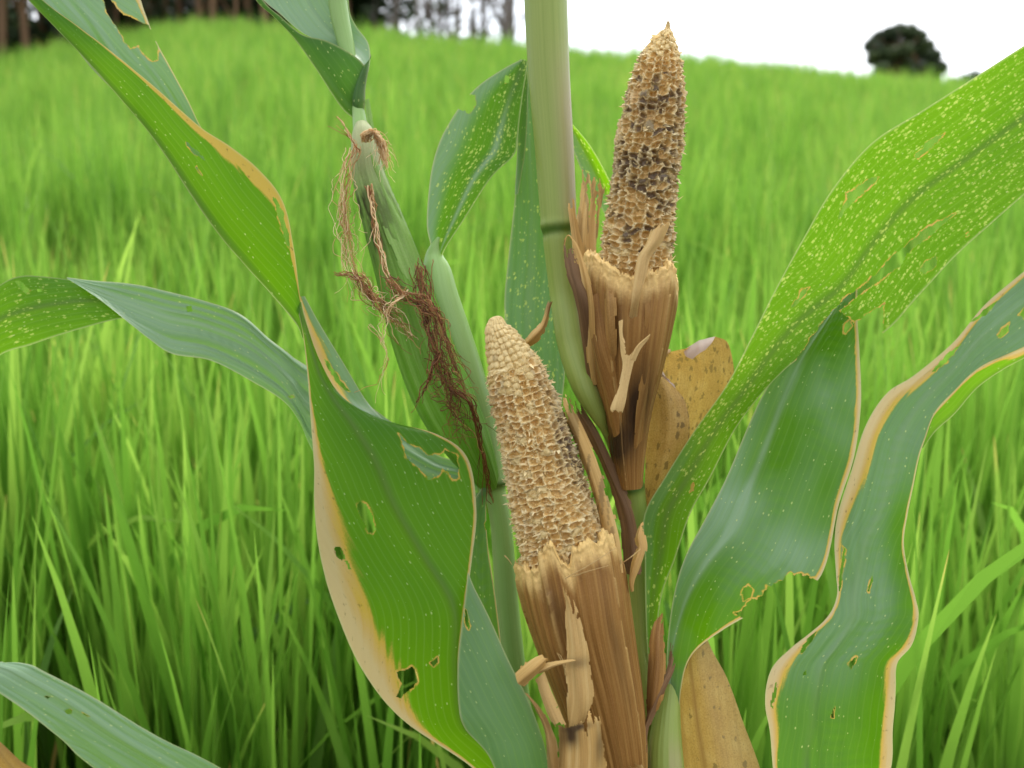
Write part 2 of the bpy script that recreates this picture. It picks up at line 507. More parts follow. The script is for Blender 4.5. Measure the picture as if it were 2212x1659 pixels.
def husk_material(name, a, b, c, pale, tfac=0.12, rough=0.62, tr=(0.7, 0.45, 0.15)):
    """dried or fresh husk: long streaks; 'pale' = chewed rim, 'dark' = rot stain"""
    m, nt = new_mat(name); q = NT(nt)
    s1 = q.noise(q.uv(380, 8), 1.0, 4, 0.6)
    s2 = q.noise(q.uv(1700, 12), 1.0, 3, 0.6)
    bl = q.noise(q.uv(60, 30), 1.0, 4, 0.6)
    sp = q.noise(q.uv(900, 800), 1.0, 3, 0.7)
    col = q.ramp(s1, [(0.30, a), (0.5, b), (0.70, c)])
    col = q.mix(q.math('MULTIPLY', q.math('SUBTRACT', s2, 0.42), 1.6, clamp=True), col, a)
    col = q.mix(q.math('MULTIPLY', q.math('SUBTRACT', bl, 0.5), 1.8, clamp=True), col, tuple(x * 0.55 for x in b))
    col = q.mix(q.math('MULTIPLY', q.math('SUBTRACT', sp, 0.64), 6.0, clamp=True), col, tuple(x * 0.3 for x in a))
    pl = q.math('ADD', q.attr("pale"), q.math('MULTIPLY', q.math('SUBTRACT', sp, 0.5), 0.5), clamp=True)
    pcol = q.mix(sp, tuple(x * 0.75 for x in pale), pale)
    col = q.mix(pl, col, pcol)
    dkn = q.math('MULTIPLY', q.attr("dark"), q.math('ADD', 0.45, bl), clamp=True)
    col = q.mix(dkn, col, (0.05, 0.027, 0.012))
    bmp = q.math('ADD', q.math('MULTIPLY', s1, 1.0), s2)
    q.thin(col, q.mix(0.4, col, tr), tfac, rough, bmp, 0.6, 0.0009, 0.35)
    return m

def cob_material():
    m, nt = new_mat("chewed_cob"); q = NT(nt)
    sp = q.noise(q.uv(700, 700), 1.0, 4, 0.7)
    big = q.noise(q.uv(45, 45), 1.0, 3, 0.6)
    base = q.ramp(q.attr("rimv"), [(0.0, (0.70, 0.44, 0.14)), (0.45, (0.82, 0.60, 0.25)), (1.0, (0.92, 0.80, 0.48))])
    base = q.mix(q.math('MULTIPLY', q.math('SUBTRACT', big, 0.5), 2.2, clamp=True), base, (0.70, 0.50, 0.27))
    base = q.mix(q.math('MULTIPLY', q.math('SUBTRACT', sp, 0.55), 4.0, clamp=True), base, (0.50, 0.31, 0.13))
    base = q.mix(q.attr("grain"), base, q.mix(sp, (0.74, 0.55, 0.22), (0.88, 0.74, 0.40)))
    base = q.mix(q.math('MULTIPLY', q.attr("mould"), 0.93), base, q.mix(sp, (0.045, 0.036, 0.032), (0.12, 0.095, 0.08)))
    q.thin(base, q.mix(0.5, base, (0.9, 0.65, 0.28)), 0.32, 0.42, sp, 0.4, 0.0006, 0.5)
    return m

def stem_material(name, a, b, blush=None):
    m, nt = new_mat(name); q = NT(nt)
    s1 = q.noise(q.uv(700, 5), 1.0, 3, 0.55)
    s2 = q.noise(q.uv(2600, 25), 1.0, 2)
    bl = q.noise(q.uv(35, 16), 1.0, 3)
    col = q.mix(s1, a, b)
    col = q.mix(q.math('MULTIPLY', s2, 0.25), col, tuple(x * 0.7 for x in a))
    if blush:
        col = q.mix(q.math('MULTIPLY', q.attr("blush"), q.math('ADD', 0.4, bl), clamp=True), col, blush)
    col = q.mix(q.attr("ring"), col, (0.06, 0.13, 0.012))
    sp = q.noise(q.uv(1100, 1100), 1.0, 2)
    col = q.mix(q.math('MULTIPLY', q.math('SUBTRACT', sp, 0.70), 8.0, clamp=True), col, (0.10, 0.07, 0.03))
    q.thin(col, q.mix(0.5, col, (0.35, 0.55, 0.05)), 0.10, 0.42, q.math('ADD', s1, s2), 0.25, 0.0006, 0.45)
    return m

def plain_thin(name, stops, tmul=1.3, tfac=0.4, rough=0.5, attr="tint", spec=0.35):
    m, nt = new_mat(name); q = NT(nt)
    t = q.attr(attr)
    col = q.ramp(t, stops)
    tc = q.ramp(t, [(p, tuple(min(0.95, c * tmul) for c in cc)) for p, cc in stops])
    q.thin(col, tc, tfac, rough, None, spec=spec)
    return m

MAT_LEAF = leaf_material()
MAT_HUSK = husk_material("dried_husk", (0.20, 0.085, 0.018), (0.37, 0.185, 0.045), (0.54, 0.31, 0.09), (0.92, 0.63, 0.23), 0.15, 0.48)
MAT_STRIP = husk_material("papery_husk_strip", (0.44, 0.24, 0.07), (0.66, 0.43, 0.14), (0.80, 0.60, 0.26), (0.88, 0.68, 0.32), 0.3, 0.55)
MAT_DARK = husk_material("rotting_husk", (0.13, 0.065, 0.025), (0.22, 0.12, 0.05), (0.34, 0.20, 0.085), (0.4, 0.27, 0.13), 0.08, 0.7)
MAT_GHUSK = husk_material("green_husk", (0.14, 0.34, 0.024), (0.21, 0.45, 0.045), (0.33, 0.58, 0.12), (0.60, 0.62, 0.34), 0.38, 0.42, (0.30, 0.62, 0.03))
MAT_COB = cob_material()
MAT_STEM = stem_material("corn_stalk_rind", (0.20, 0.29, 0.040), (0.37, 0.43, 0.11), (0.46, 0.32, 0.22))
MAT_SHEATH = stem_material("pale_sheath", (0.23, 0.40, 0.10), (0.34, 0.52, 0.18), (0.30, 0.20, 0.12))
MAT_SILK = plain_thin("corn_silk", [(0.0, (0.15, 0.06, 0.028)), (0.45, (0.36, 0.16, 0.06)), (0.75, (0.62, 0.37, 0.14)), (1.0, (0.92, 0.76, 0.50))], 1.1, 0.5, 0.4)
MAT_DRYLEAF = None  # made below

def dryleaf_material():
    m, nt = new_mat("dead_leaf"); q = NT(nt)
    s1 = q.noise(q.uv(520, 8), 1.0, 3, 0.6)
    bl = q.noise(q.uv(60, 40), 1.0, 4, 0.65)
    sp = q.noise(q.uv(1200, 900), 1.0, 3, 0.7)
    col = q.ramp(bl, [(0.28, (0.32, 0.17, 0.035)), (0.5, (0.52, 0.33, 0.08)), (0.72, (0.68, 0.50, 0.18))])
    col = q.mix(q.math('MULTIPLY', q.math('SUBTRACT', s1, 0.25), 1.4, clamp=True), col, (0.24, 0.13, 0.03))
    col = q.mix(q.math('MULTIPLY', q.math('SUBTRACT', 0.45, sp), 5.0, clamp=True), col, (0.12, 0.07, 0.02))
    col = q.mix(q.math('MULTIPLY', q.math('SUBTRACT', sp, 0.5), 2.0, clamp=True), col, (0.62, 0.47, 0.2))
    vo = q.n("ShaderNodeTexVoronoi", voronoi_dimensions='2D'); vo.inputs["Scale"].default_value = 1.0
    wp = q.n("ShaderNodeVectorMath", operation='ADD'); q.l(q.uv(300, 170), wp.inputs[0])
    nz = q.n("ShaderNodeTexNoise"); nz.inputs["Scale"].default_value = 2.0; nz.inputs["Detail"].default_value = 4
    q.l(q.uv(300, 170), nz.inputs["Vector"]); q.l(nz.outputs["Color"], wp.inputs[1]); q.l(wp.outputs[0], vo.inputs["Vector"])
    sc = q.n("ShaderNodeSeparateColor"); q.l(vo.outputs["Color"], sc.inputs[0])
    k = q.math('MULTIPLY', q.math('LESS_THAN', sc.outputs[0], q.attr("spot")),
               q.math('MULTIPLY', q.math('SUBTRACT', q.math('MULTIPLY', sc.outputs[1], 0.5), vo.outputs["Distance"]), 8.0, clamp=True), clamp=True)
    col = q.mix(q.math('MULTIPLY', k, 0.85), col, (0.06, 0.045, 0.02))
    col = q.mix(q.attr("wax"), col, (0.60, 0.50, 0.46))  # same attribute, here only the pale pinkish tone of dead tissue
    col = q.mix(q.math('MULTIPLY', q.attr("dry"), q.math('ADD', 0.35, s1), clamp=True), col, (0.17, 0.075, 0.02))
    q.thin(col, q.mix(0.5, col, (0.80, 0.50, 0.10)), 0.36, 0.55, q.math('ADD', s1, sp), 0.4, 0.0006, 0.35)
    return m
MAT_DRYLEAF = dryleaf_material()

# ------------------------------------------------------------------ terrain
CREST = 14.0
RICE_H = 0.42
_cx = np.array([-500, 0, 200, 450, 640, 850, 1000, 1130, 1240, 1500, 1750, 1890, 2050, 2212, 2800], float)
_cy = np.array([165, 140, 100, 50, 60, 72, 90, 100, 112, 132, 156, 172, 185, 200, 250], float)
_v = (829.5 - _cy) / K
_e = (CP * _v - SP) / (CP + SP * _v)
_sx = (_cx - 1106) / K * 14.3
_ss = _e + (CAM_Z - RICE_H) / CREST

def ground_z(x, y):
    x = np.asarray(x, float); y = np.asarray(y, float)
    s = np.interp(x * 14.0 / np.maximum(np.abs(y), 5.0), _sx, _ss)
    t = y - CREST
    lin = s * y
    Lq = 3.0
    drop = np.where(t < Lq, (s + 0.22) / (2 * Lq) * t * t, (s + 0.22) * (t - Lq / 2))
    z = np.where(t > 0, lin - drop, lin)
    z = np.where(y < 0, s * y * np.exp(y / 6.0), z)
    z = np.maximum(z, -9.0)
    near = np.exp(-((y - 1.5) / 5.0) ** 2)
    return z + 0.03 * (fbm(x * 1.7 + 40, y * 1.7 + 40, 5) - 0.5) * near

def axis_pts(near, far, n):
    a = np.linspace(-near, near, n)
    b = near + np.geomspace(0.3, far - near, 26)
    return np.concatenate([-b[::-1], a, b])

gx = axis_pts(9.0, 900.0, 121)
gy = np.concatenate([-np.geomspace(900, 2, 18), np.linspace(-1.5, 22, 190), 22 + np.geomspace(0.5, 900, 26)])
GX, GY = np.meshgrid(gx, gy)
g = Geo()
g.add(np.stack([GX, GY, ground_z(GX, GY)], -1), grid_faces(len(gy), len(gx)))
m, nt = new_mat("field_soil"); q = NT(nt)
pp = q.pos()
n1 = q.noise(pp, 9.0, 6, 0.65); n2 = q.noise(pp, 70.0, 4, 0.7)
c = q.ramp(n1, [(0.3, (0.030, 0.020, 0.012)), (0.55, (0.060, 0.042, 0.026)), (0.75, (0.10, 0.075, 0.045))])
c = q.mix(q.math('MULTIPLY', q.math('SUBTRACT', n2, 0.52), 3.0, clamp=True), c, (0.17, 0.12, 0.06))
q.thin(c, (0, 0, 0), 0.0, 0.9, n2, 0.8, 0.02, 0.2)
tag(g.build("ground", m), kind="structure")

# ------------------------------------------------------------------ rice field (nobody could count it: one object)
MAT_RICE = plain_thin("rice_blade", [(0.0, (0.076, 0.180, 0.018)), (0.3, (0.112, 0.240, 0.024)), (0.62, (0.160, 0.300, 0.036)), (0.88, (0.235, 0.37, 0.055)), (0.94, (0.42, 0.40, 0.09)), (1.0, (0.50, 0.32, 0.10))], 1.9, 0.56, 0.42)

def rice_blades(x0, y0, per, hmul, wid, segs, rng, short=0.0):
    """clump centres -> blades"""
    nC = len(x0)
    n = nC * per
    bx = np.repeat(x0, per) + rng.normal(0, 0.022, n); by = np.repeat(y0, per) + rng.normal(0, 0.022, n)
    cl_h = np.repeat(rng.normal(1, 0.12, nC), per)
    phi = rng.uniform(0, 2 * np.pi, n)
    ang0 = np.abs(rng.normal(0.04, 0.085, n)); kap = np.abs(rng.normal(0.06, 0.20, n))
    bend = rng.random(n) < 0.035
    kap[bend] += rng.uniform(0.7, 1.7, bend.sum())
    ln = hmul * cl_h * rng.uniform(0.62, 1.10, n)
    w = wid * rng.uniform(0.55, 1.2, n)
    psi = rng.uniform(0, np.pi, n)
    tint = np.clip(rng.normal(0.40, 0.17, n) + np.repeat(rng.normal(0, 0.13, nC), per), 0, 0.84)
    old = rng.random(n) < 0.018
    tint[old] = rng.uniform(0.86, 1.0, old.sum())
    w[old] *= 0.4; ln[old] *= rng.uniform(0.5, 0.9, old.sum()); ang0[old] += rng.uniform(0.1, 0.6, old.sum())
    s = np.linspace(0, 1, segs + 1)
    wp = np.interp(s, [0, 0.15, 0.45, 0.7, 0.88, 1.0], [0.45, 0.8, 1.0, 0.85, 0.48, 0.02])
    al = ang0[:, None] + kap[:, None] * s[None, :] ** 1.8
    st = ln[:, None] / segs
    hx = np.concatenate([np.zeros((n, 1)), np.cumsum(np.sin(al[:, :-1]) * st, 1)], 1)
    hz = np.concatenate([np.zeros((n, 1)), np.cumsum(np.cos(al[:, :-1]) * st, 1)], 1)
    cx = bx[:, None] + hx * np.cos(phi)[:, None]; cy = by[:, None] + hx * np.sin(phi)[:, None]
    cz = ground_z(bx, by)[:, None] - 0.01 + hz
    tw = psi[:, None] + 0.9 * (s[None, :] - 0.3) * rng.normal(0, 1, n)[:, None]
    dx = np.cos(tw) * w[:, None] * wp[None, :] / 2; dy = np.sin(tw) * w[:, None] * wp[None, :] / 2
    dz = -(dx * np.cos(phi)[:, None] + dy * np.sin(phi)[:, None]) * np.tan(np.clip(al, 0, 1.2)) * 0.6
    A = np.stack([cx - dx, cy - dy, cz - dz], -1); B = np.stack([cx + dx, cy + dy, cz + dz], -1)
    V = np.stack([A, B], 2).reshape(n, -1, 3)
    k = (segs + 1) * 2
    base = (np.arange(n) * k)[:, None, None]
    i = np.arange(segs)[None, :, None] * 2
    F = base + i + np.array([0, 1, 3, 2])[None, None, :]
    tt = np.repeat(tint[:, None], k, 1)
    sl = np.repeat(s, 2)[None, :]
    tt = np.where(tt > 0.85, tt, np.clip(tt + 0.24 * (sl - 0.35), 0, 0.87))
    tt = np.clip(tt + np.where((sl > 0.93) & (rng.random((n, 1)) < 0.3), 0.25, 0), 0, 1)
    return V.reshape(-1, 3), F.reshape(-1, 4), tt.reshape(-1)

def clumps(y_a, y_b, sp, rng, side=1.8, half=0.70):
    ys = np.arange(y_a, y_b, sp)
    X = []; Y = []
    for yy in ys:
        hw = half * yy + side
        xs = np.arange(-hw, hw, sp)
        X.append(xs + rng.uniform(-0.33, 0.33, len(xs)) * sp); Y.append(yy + rng.uniform(-0.33, 0.33, len(xs)) * sp)
    return np.concatenate(X), np.concatenate(Y)

g = Geo()
rr = np.random.default_rng(21)
for (ya, yb, sp, per, wid, segs) in ((0.86, 1.5, 0.115, 46, 0.0115, 9), (1.5, 3.4, 0.12, 46, 0.0086, 7), (3.4, 7.5, 0.14, 42, 0.0078, 5), (7.5, 17.5, 0.17, 36, 0.0095, 4)):
    cx_, cy_ = clumps(ya, yb, sp, rr)
    gap = fbm(cx_ * 1.9 + 11, cy_ * 1.9 + 3, 33) > (0.30 if ya < 3 else 0.18)
    V, F, tt = rice_blades(cx_[gap], cy_[gap], per, 0.57 if ya < 1 else 0.50, wid, segs, rr)
    g.add(V, F, tint=tt)
tag(g.build("rice_field", MAT_RICE, smooth=False), "bright green young rice covering the whole hillside behind the corn", "rice field", kind="stuff")

# fallen straw between the clumps
g = Geo()
n = 2600
sx_ = rr.uniform(-2.2, 2.2, n); sy_ = rr.uniform(0.85, 3.0, n); an = rr.uniform(0, 2 * np.pi, n); ll = rr.uniform(0.04, 0.2, n)
for i in range(n):
    p0 = np.array([sx_[i], sy_[i], 0]); dv = np.array([math.cos(an[i]), math.sin(an[i]), 0])
    c = np.stack([p0 - dv * ll[i] / 2, p0 + dv * rr.normal(0, 0.01), p0 + dv * ll[i] / 2])
    c[:, 2] = ground_z(c[:, 0], c[:, 1]) + np.array([0.004, 0.02 + rr.random() * 0.04, 0.006 + rr.random() * 0.05])
    wv = np.array([-dv[1], dv[0], 0.3]) * rr.uniform(0.0012, 0.003)
    g.add(np.stack([c - wv, c + wv], 1), grid_faces(3, 2), tint=rr.uniform(0.6, 1.0))
tag(g.build("straw_litter", plain_thin("straw", [(0.0, (0.12, 0.08, 0.04)), (1.0, (0.46, 0.34, 0.17))], 1.2, 0.2, 0.7), smooth=False),
    "loose dry straw lying on dark soil between rice clumps", "straw", kind="stuff")

# ------------------------------------------------------------------ CORN PLANT with the two eaten ears
b1 = P(1440, 1900, 58); base1 = np.array([b1[0] + 0.01, b1[1] + 0.01, float(ground_z(b1[0], b1[1]))])
plant1 = thing("corn_plant", base1, "main corn plant in the middle with two chewed bare cobs and holed broad leaves", "corn plant")

def ringf(ys):
    def f(y, th):
        r = 0
        for yy, w in ys: r = np.maximum(r, np.exp(-((y - yy) / w) ** 2))
        return r
    return f

# stalk
g = Geo()
bumpf = lambda y, th: 0.05 * np.exp(-((y - 486) / 9) ** 2) + 0.10 * np.exp(-((y - 1052) / 10) ** 2) - 0.05 * np.exp(-((y - 506) / 8) ** 2)
tube(g, [(1176, -420, 58, 44), (1178, -60, 58, 46), (1179, 0, 58, 46.5), (1186, 160, 58, 45), (1198, 330, 58, 42), (1207, 480, 58, 39), (1210, 520, 58, 37), (1222, 640, 58, 34),
         (1236, 740, 56.9, 33), (1262, 830, 55.6, 29), (1290, 890, 55.6, 19), (1308, 932, 56.2, 9), (1335, 985, 57.6, 15), (1364, 1050, 58.2, 26), (1374, 1140, 58.5, 26), (1384, 1300, 58.5, 27),
         (1394, 1450, 58, 28), (1412, 1600, 58, 34), (1428, 1750, 58, 38), (1440, 1900, 58, 40)], nth=36,
     bump=bumpf, ring=ringf([(498, 12), (1052, 8)]), ribs=0.008, nrib=26,
     blush=lambda y, th: sstep(-0.3, 1.2, np.sin(th)) * sstep(30, 300, y) * sstep(520, 440, y) * 0.85 + 0.5 * sstep(560, 640, y) * sstep(900, 800, y) * sstep(0.2, 1, np.sin(th)))
pb = P(1440, 1900, 58)
world_tube(g, [pb + [0, 0, 0.012], (pb * 0.6 + base1 * 0.4), (pb * 0.2 + base1 * 0.8), base1 - [0, 0, 0.03]], [0.0106, 0.0115, 0.012, 0.014], 24)
stalk1 = g.build("stalk", MAT_STEM, plant1)

# ---- cobs
def cob(axis, nrow, cell, tip_from, mould_fn, seed, name, flakes=900, holes_grain=0.0):
    rng = np.random.default_rng(seed)
    T = catmull(axis, 520)
    c = P(T[:, 0], T[:, 1], T[:, 2]); r = T[:, 3] * T[:, 2] / 100 / K
    L = np.concatenate([[0], np.cumsum(np.linalg.norm(np.diff(c, axis=0), axis=1))])
    t, a, b = frames(c)
    nth = 300
    th = np.linspace(0, 2 * np.pi, nth, endpoint=False)[None, :]
    Ls = L[:, None]
    # wavy rows
    aa = th / (2 * np.pi) * nrow + 0.50 * sstep(tip_from[0] + .03, tip_from[0] - .1, Ls / L[-1]) * (fbm(Ls * 210, th * 2.2, seed, 3) - 0.5) * 2 + 0.1 * (fbm(Ls * 90, th, seed) - .5)
    ia = np.floor(aa).astype(int) % nrow
    tf = Ls / L[-1]
    off = rng.random(nrow)[ia]
    bb = Ls / cell + off + (0.15 + 0.6 * sstep(tip_from[0] + .03, tip_from[0] - .1, Ls / L[-1])) * (fbm(Ls * 150 + 7, th * 3.4, seed + 1, 3) - 0.5) * 2
    ib = np.floor(bb).astype(int)
    fa = (aa % 1) - 0.5; fb = (bb % 1) - 0.5
    H = rng.random((nrow, 400)); H2 = rng.random((nrow, 400)); H3 = rng.random((nrow, 400)); H4 = rng.random((nrow, 400))
    k = ib % 400
    r1, r2, r3, r4 = H[ia, k], H2[ia, k], H3[ia, k], H4[ia, k]
    mm = (np.abs(2 * fa) ** 3 + np.abs(2 * fb) ** 3) ** (1 / 3)
    rimv = sstep(0.58 + 0.22 * (r3 - 0.5), 0.96, mm) * (0.35 + 0.65 * (vnoise(Ls * 420, th * 9, seed + 31) > 0.30))
    grain = (sstep(tip_from[0], tip_from[1], tf + 0.10 * (r3 - 0.5)) > r4).astype(float)
    grain = np.maximum(grain, (r4 < holes_grain).astype(float))
    depth = 0.0004 + 0.0014 * r1
    tear = (fbm(Ls * 700, th * 14, seed + 3, 3) - 0.5)
    hs = -depth * (1 - rimv) + 0.0009 * rimv * (0.3 + 1.6 * r2) * (0.6 + 1.2 * vnoise(Ls * 1500, th * 25, seed + 5)) + tear * 0.0022
    dome = np.sqrt(np.clip(1 - np.clip(mm, 0, 1) ** 2.4, 0, 1))
    hg = -0.0010 + 0.0006 * (r2 - 0.5) + (0.0010 + 0.0009 * r1) * dome + tear * 0.0011
    small = sstep(1.0, 0.9, tf)
    h = (np.where(grain > 0.5, hg, hs)) * (0.35 + 0.65 * small)
    lump = (fbm(Ls * 55, th * 1.7, seed + 8, 3) - 0.5) * 0.0035 * small
    rr_ = r[:, None] + h + lump * (r[:, None] > 0.004)
    rr_ = np.maximum(rr_, 0.0002)
    p = c[:, None, :] + a[:, None, :] * (rr_ * np.sin(th))[..., None] + b[:, None, :] * (rr_ * np.cos(th))[..., None]
    px = UNP(p)
    mould = mould_fn(px[..., 0], px[..., 1], tf + 0 * th, th + 0 * Ls, r3, rimv)
    g = Geo()
    uv = np.stack([th * r.max() + 0 * Ls, Ls + 0 * th], -1)
    g.add(p, grid_faces(520, nth, True), uv, rimv=rimv.reshape(-1) * (0.6 + 0.4 * r2.reshape(-1)), grain=(grain * sstep(0, 0.4, 1 - mm + .3)).reshape(-1), mould=mould.reshape(-1))
    # papery chaff standing off the rims
    for i in range(flakes):
        iz = rng.integers(6, int(520 * tip_from[0] + 40)); tt = rng.uniform(0, 2 * np.pi); jt = int(tt / (2 * np.pi) * nth) % nth
        q0 = p[iz, jt]
        out = a[iz] * math.sin(tt) + b[iz] * math.cos(tt); sd_ = np.cross(t[iz], out)
        wdt = rng.uniform(0.0003, 0.0011); ln = rng.uniform(0.0010, 0.0036) * (1.7 if rng.random() < 0.15 else 1)
        dr = out * rng.uniform(0.5, 1) + t[iz] * rng.normal(0.15, 0.5) + sd_ * rng.normal(0, 0.5); dr /= np.linalg.norm(dr)
        wd = sd_ * math.cos(i) + t[iz] * math.sin(i)
        q0 = q0 - dr * 0.0006
        g.add([q0 - wd * wdt, q0 + wd * wdt, q0 + dr * ln * 0.6 + wd * wdt * 0.7, q0 + dr * ln - wd * wdt * 0.2], [[0, 1, 2, 3]], None,
              rimv=0.75 + 0.25 * rng.random(), mould=0.35 * float(mould[iz, jt]) * rng.random())
    return g

ear_axis_up = [(1360, 720, 55, 66), (1366, 620, 55, 74), (1372, 585, 55, 75), (1380, 500, 55, 70), (1391, 400, 55, 67), (1403, 300, 55, 66), (1416, 210, 55, 59), (1424, 150, 55, 48), (1432, 105, 55, 32), (1440, 72, 55, 14), (1442, 62, 55, 6), (1443, 46, 55, 1.5)]
def mould_up(x, y, tf, th, r3, rim):
    zone = np.clip(np.exp(-((y - 385) / 80) ** 2) + 0.6 * np.exp(-((y - 230) / 70) ** 2) + 0.4 * np.exp(-((y - 520) / 30) ** 2), 0, 1)
    pr = 0.66 * zone
    v = (r3 < pr) * (0.45 + 0.55 * (r3 * 7 % 1))
    return np.clip(1.3 * v * (1 - 0.75 * rim) + 0.20 * zone * (1 - 0.6 * rim) + 0.04, 0, 1)
g = cob(ear_axis_up, 20, 0.0038, (0.86, 0.93), mould_up, 11, "cob", 2200, 0.05)
ear1 = tag(g.build("ear", MAT_COB, plant1), "upper chewed cob with blackened sockets")

ear_axis_lo = [(1246, 1300, 54, 84), (1222, 1215, 54, 90), (1207, 1150, 54, 89), (1181, 1050, 54, 82), (1155, 950, 54, 72), (1130, 860, 54, 64), (1113, 800, 54, 57), (1091, 748, 54, 43), (1075, 714, 54, 29), (1071, 696, 54, 19), (1068, 687, 54, 13), (1067, 684, 54, 4)]
def mould_lo(x, y, tf, th, r3, rim):
    right = sstep(0.30, 0.8, np.sin(th)) * sstep(-0.2, 0.3, np.cos(th) + 0.3)
    zone = right * np.exp(-((y - 965) / 120) ** 2) * 1.2
    v = (r3 < 0.75 * zone + 0.02) * (0.3 + 0.6 * r3)
    return np.clip(v * (1 - 0.6 * rim) + 0.45 * zone * (1 - 0.6 * rim), 0, 1)
g = cob(ear_axis_lo, 22, 0.0037, (0.74, 0.80), mould_lo, 23, "cob", 3800, 0.08)
ear2 = tag(g.build("ear", MAT_COB, plant1), "lower chewed cob with pale kernels left at its tip")

# ---- husk cups
def cup(axis, rim, thick, seed, stain=None, nth=220, nr=170):
    """tapered husk cup, chewed off along 'rim' = (angle deg, px above the last axis point)"""
    rng = np.random.default_rng(seed)
    ax = np.array(axis, float)
    ext = ax[-1] + (ax[-1] - ax[-2]) / np.linalg.norm(ax[-1, :2] - ax[-2, :2]) * 90.0
    ext[3] = ax[-1, 3] * 1.04
    T = catmull(np.vstack([ax, ext]), 400)
    px_len = np.concatenate([[0], np.cumsum(np.linalg.norm(np.diff(T[:, :2], axis=0), axis=1))])
    full = px_len[-1] - 90.0
    th = np.linspace(-np.pi, np.pi, nth, endpoint=False)
    ra = np.array(sorted(rim)); rimh = np.interp(np.degrees(th), np.concatenate([[ra[-1, 0] - 360], ra[:, 0], [ra[0, 0] + 360]]), np.concatenate([[ra[-1, 1]], ra[:, 1], [ra[0, 1]]]))
    rimh = rimh + (fbm(th * 9, th * 0 + seed, seed, 3) - 0.5) * 26 + rng.normal(0, 1.2, nth)
    def ev(s):
        return np.stack([np.interp(s, px_len, T[:, k]) for k in range(4)], -1)
    cc = P(T[:, 0], T[:, 1], T[:, 2]); t, a, b = frames(cc)
    def place(s, th_, f):
        e = ev(s)
        c = P(e[..., 0], e[..., 1], e[..., 2]); r = e[..., 3] * e[..., 2] / 100 / K * f
        A = np.stack([np.interp(s, px_len, a[:, k]) for k in range(3)], -1); Bv = np.stack([np.interp(s, px_len, b[:, k]) for k in range(3)], -1)
        return c + A * (r * np.sin(th_))[..., None] + Bv * (r * np.cos(th_))[..., None]
    q = np.linspace(0, 1, nr)[:, None]
    s = q * (full + rimh)[None, :]
    thg = th[None, :] + 0 * q
    rib = 1 + 0.010 * np.sin(thg * 31 + 2 * np.sin(thg * 3)) + 0.035 * (fbm(thg * 4, s / 400, seed + 2, 3) - 0.5)
    # overlapping leaves of the husk: saw-shaped steps around
    lay = ((thg / (2 * np.pi) * 5 + 0.3 + 0.10 * q) % 1.0)
    rib = rib + 0.10 * lay ** 2 - 0.035
    topz = sstep(46, 6, (full + rimh)[None, :] - s)
    rib = rib + topz * (0.09 * (fbm(thg * 22, s / 9, seed + 21, 3) - 0.5) - 0.05)
    outer = place(s, thg, rib)
    rows = [outer]; pal = [sstep(66, 10, (full + rimh)[None, :] - s + 34 * (fbm(thg * 10, s / 50, seed + 7) - 0.5))]
    shr = np.linspace(0, 1, 7)[:, None]
    se = (full + rimh)[None, :] + 3 * np.sin(shr * np.pi) + (vnoise(thg[:1] * 60, shr * 9, seed) - 0.5) * 20 * np.sin(shr * np.pi)
    rows.append(place(se[1:], th[None, :] + 0 * shr[1:], rib[-1:] - thick * shr[1:])); pal.append(np.ones((6, nth)))
    si = (full + rimh)[None, :] - np.linspace(4, 120, 14)[:, None]
    rows.append(place(si, th[None, :] + 0 * si, rib[-1:] - thick - 0.0 * si)); pal.append(np.full((14, nth), 0.7))
    p = np.vstack(rows); n = len(p)
    pale = np.vstack(pal)
    S = np.vstack([s, se[1:], si])
    pp = UNP(p)
    pale[:nr] = np.maximum(pale[:nr], 0.4 * sstep(0.955, 0.985, lay) * (fbm(thg * 3, s / 30, seed + 30) > 0.35))
    dark = np.zeros(pale.shape) if stain is None else stain(pp[..., 0], pp[..., 1]) * (1 - pale)
    e = ev(S); rad = (e[..., 3] * e[..., 2] / 100 / K).mean()
    uv = np.stack([np.broadcast_to(th[None, :] * rad, pale.shape), S * 0.55 / K], -1)
    g = Geo(); g.add(p, grid_faces(n, nth, True), uv, pale=pale.reshape(-1), dark=dark.reshape(-1))
    return g

def blob(x, y, cx, cy, rx, ry, ang=0):
    ca, sa = math.cos(R(ang)), math.sin(R(ang))
    u = ((x - cx) * ca + (y - cy) * sa) / rx; v = (-(x - cx) * sa + (y - cy) * ca) / ry
    return np.exp(-(u * u + v * v))

g = cup([(1362, 1052, 56.5, 26), (1358, 980, 56.2, 37), (1357, 900, 55.8, 50), (1354, 800, 55.3, 78), (1356, 700, 55, 98), (1361, 605, 55, 109)],
        [(-180, 42), (-120, 52), (-90, 45), (-60, 40), (-45, 26), (-25, 6), (-10, -4), (0, -8), (12, -2), (20, 6), (35, 16), (50, 30), (65, 16), (80, 0), (90, -6), (120, 22)], 0.15, 5,
        lambda x, y: np.clip(1.2 * blob(x, y, 1375, 880, 30, 95, 12) + 1.0 * blob(x, y, 1330, 965, 30, 40) + 0.7 * blob(x, y, 1265, 700, 14, 120, -12) + 0.5 * blob(x, y, 1335, 730, 14, 60), 0, 1))
husk1 = tag(g.build("husk", MAT_HUSK, plant1, ear1), "brown husk chewed open around the upper cob")

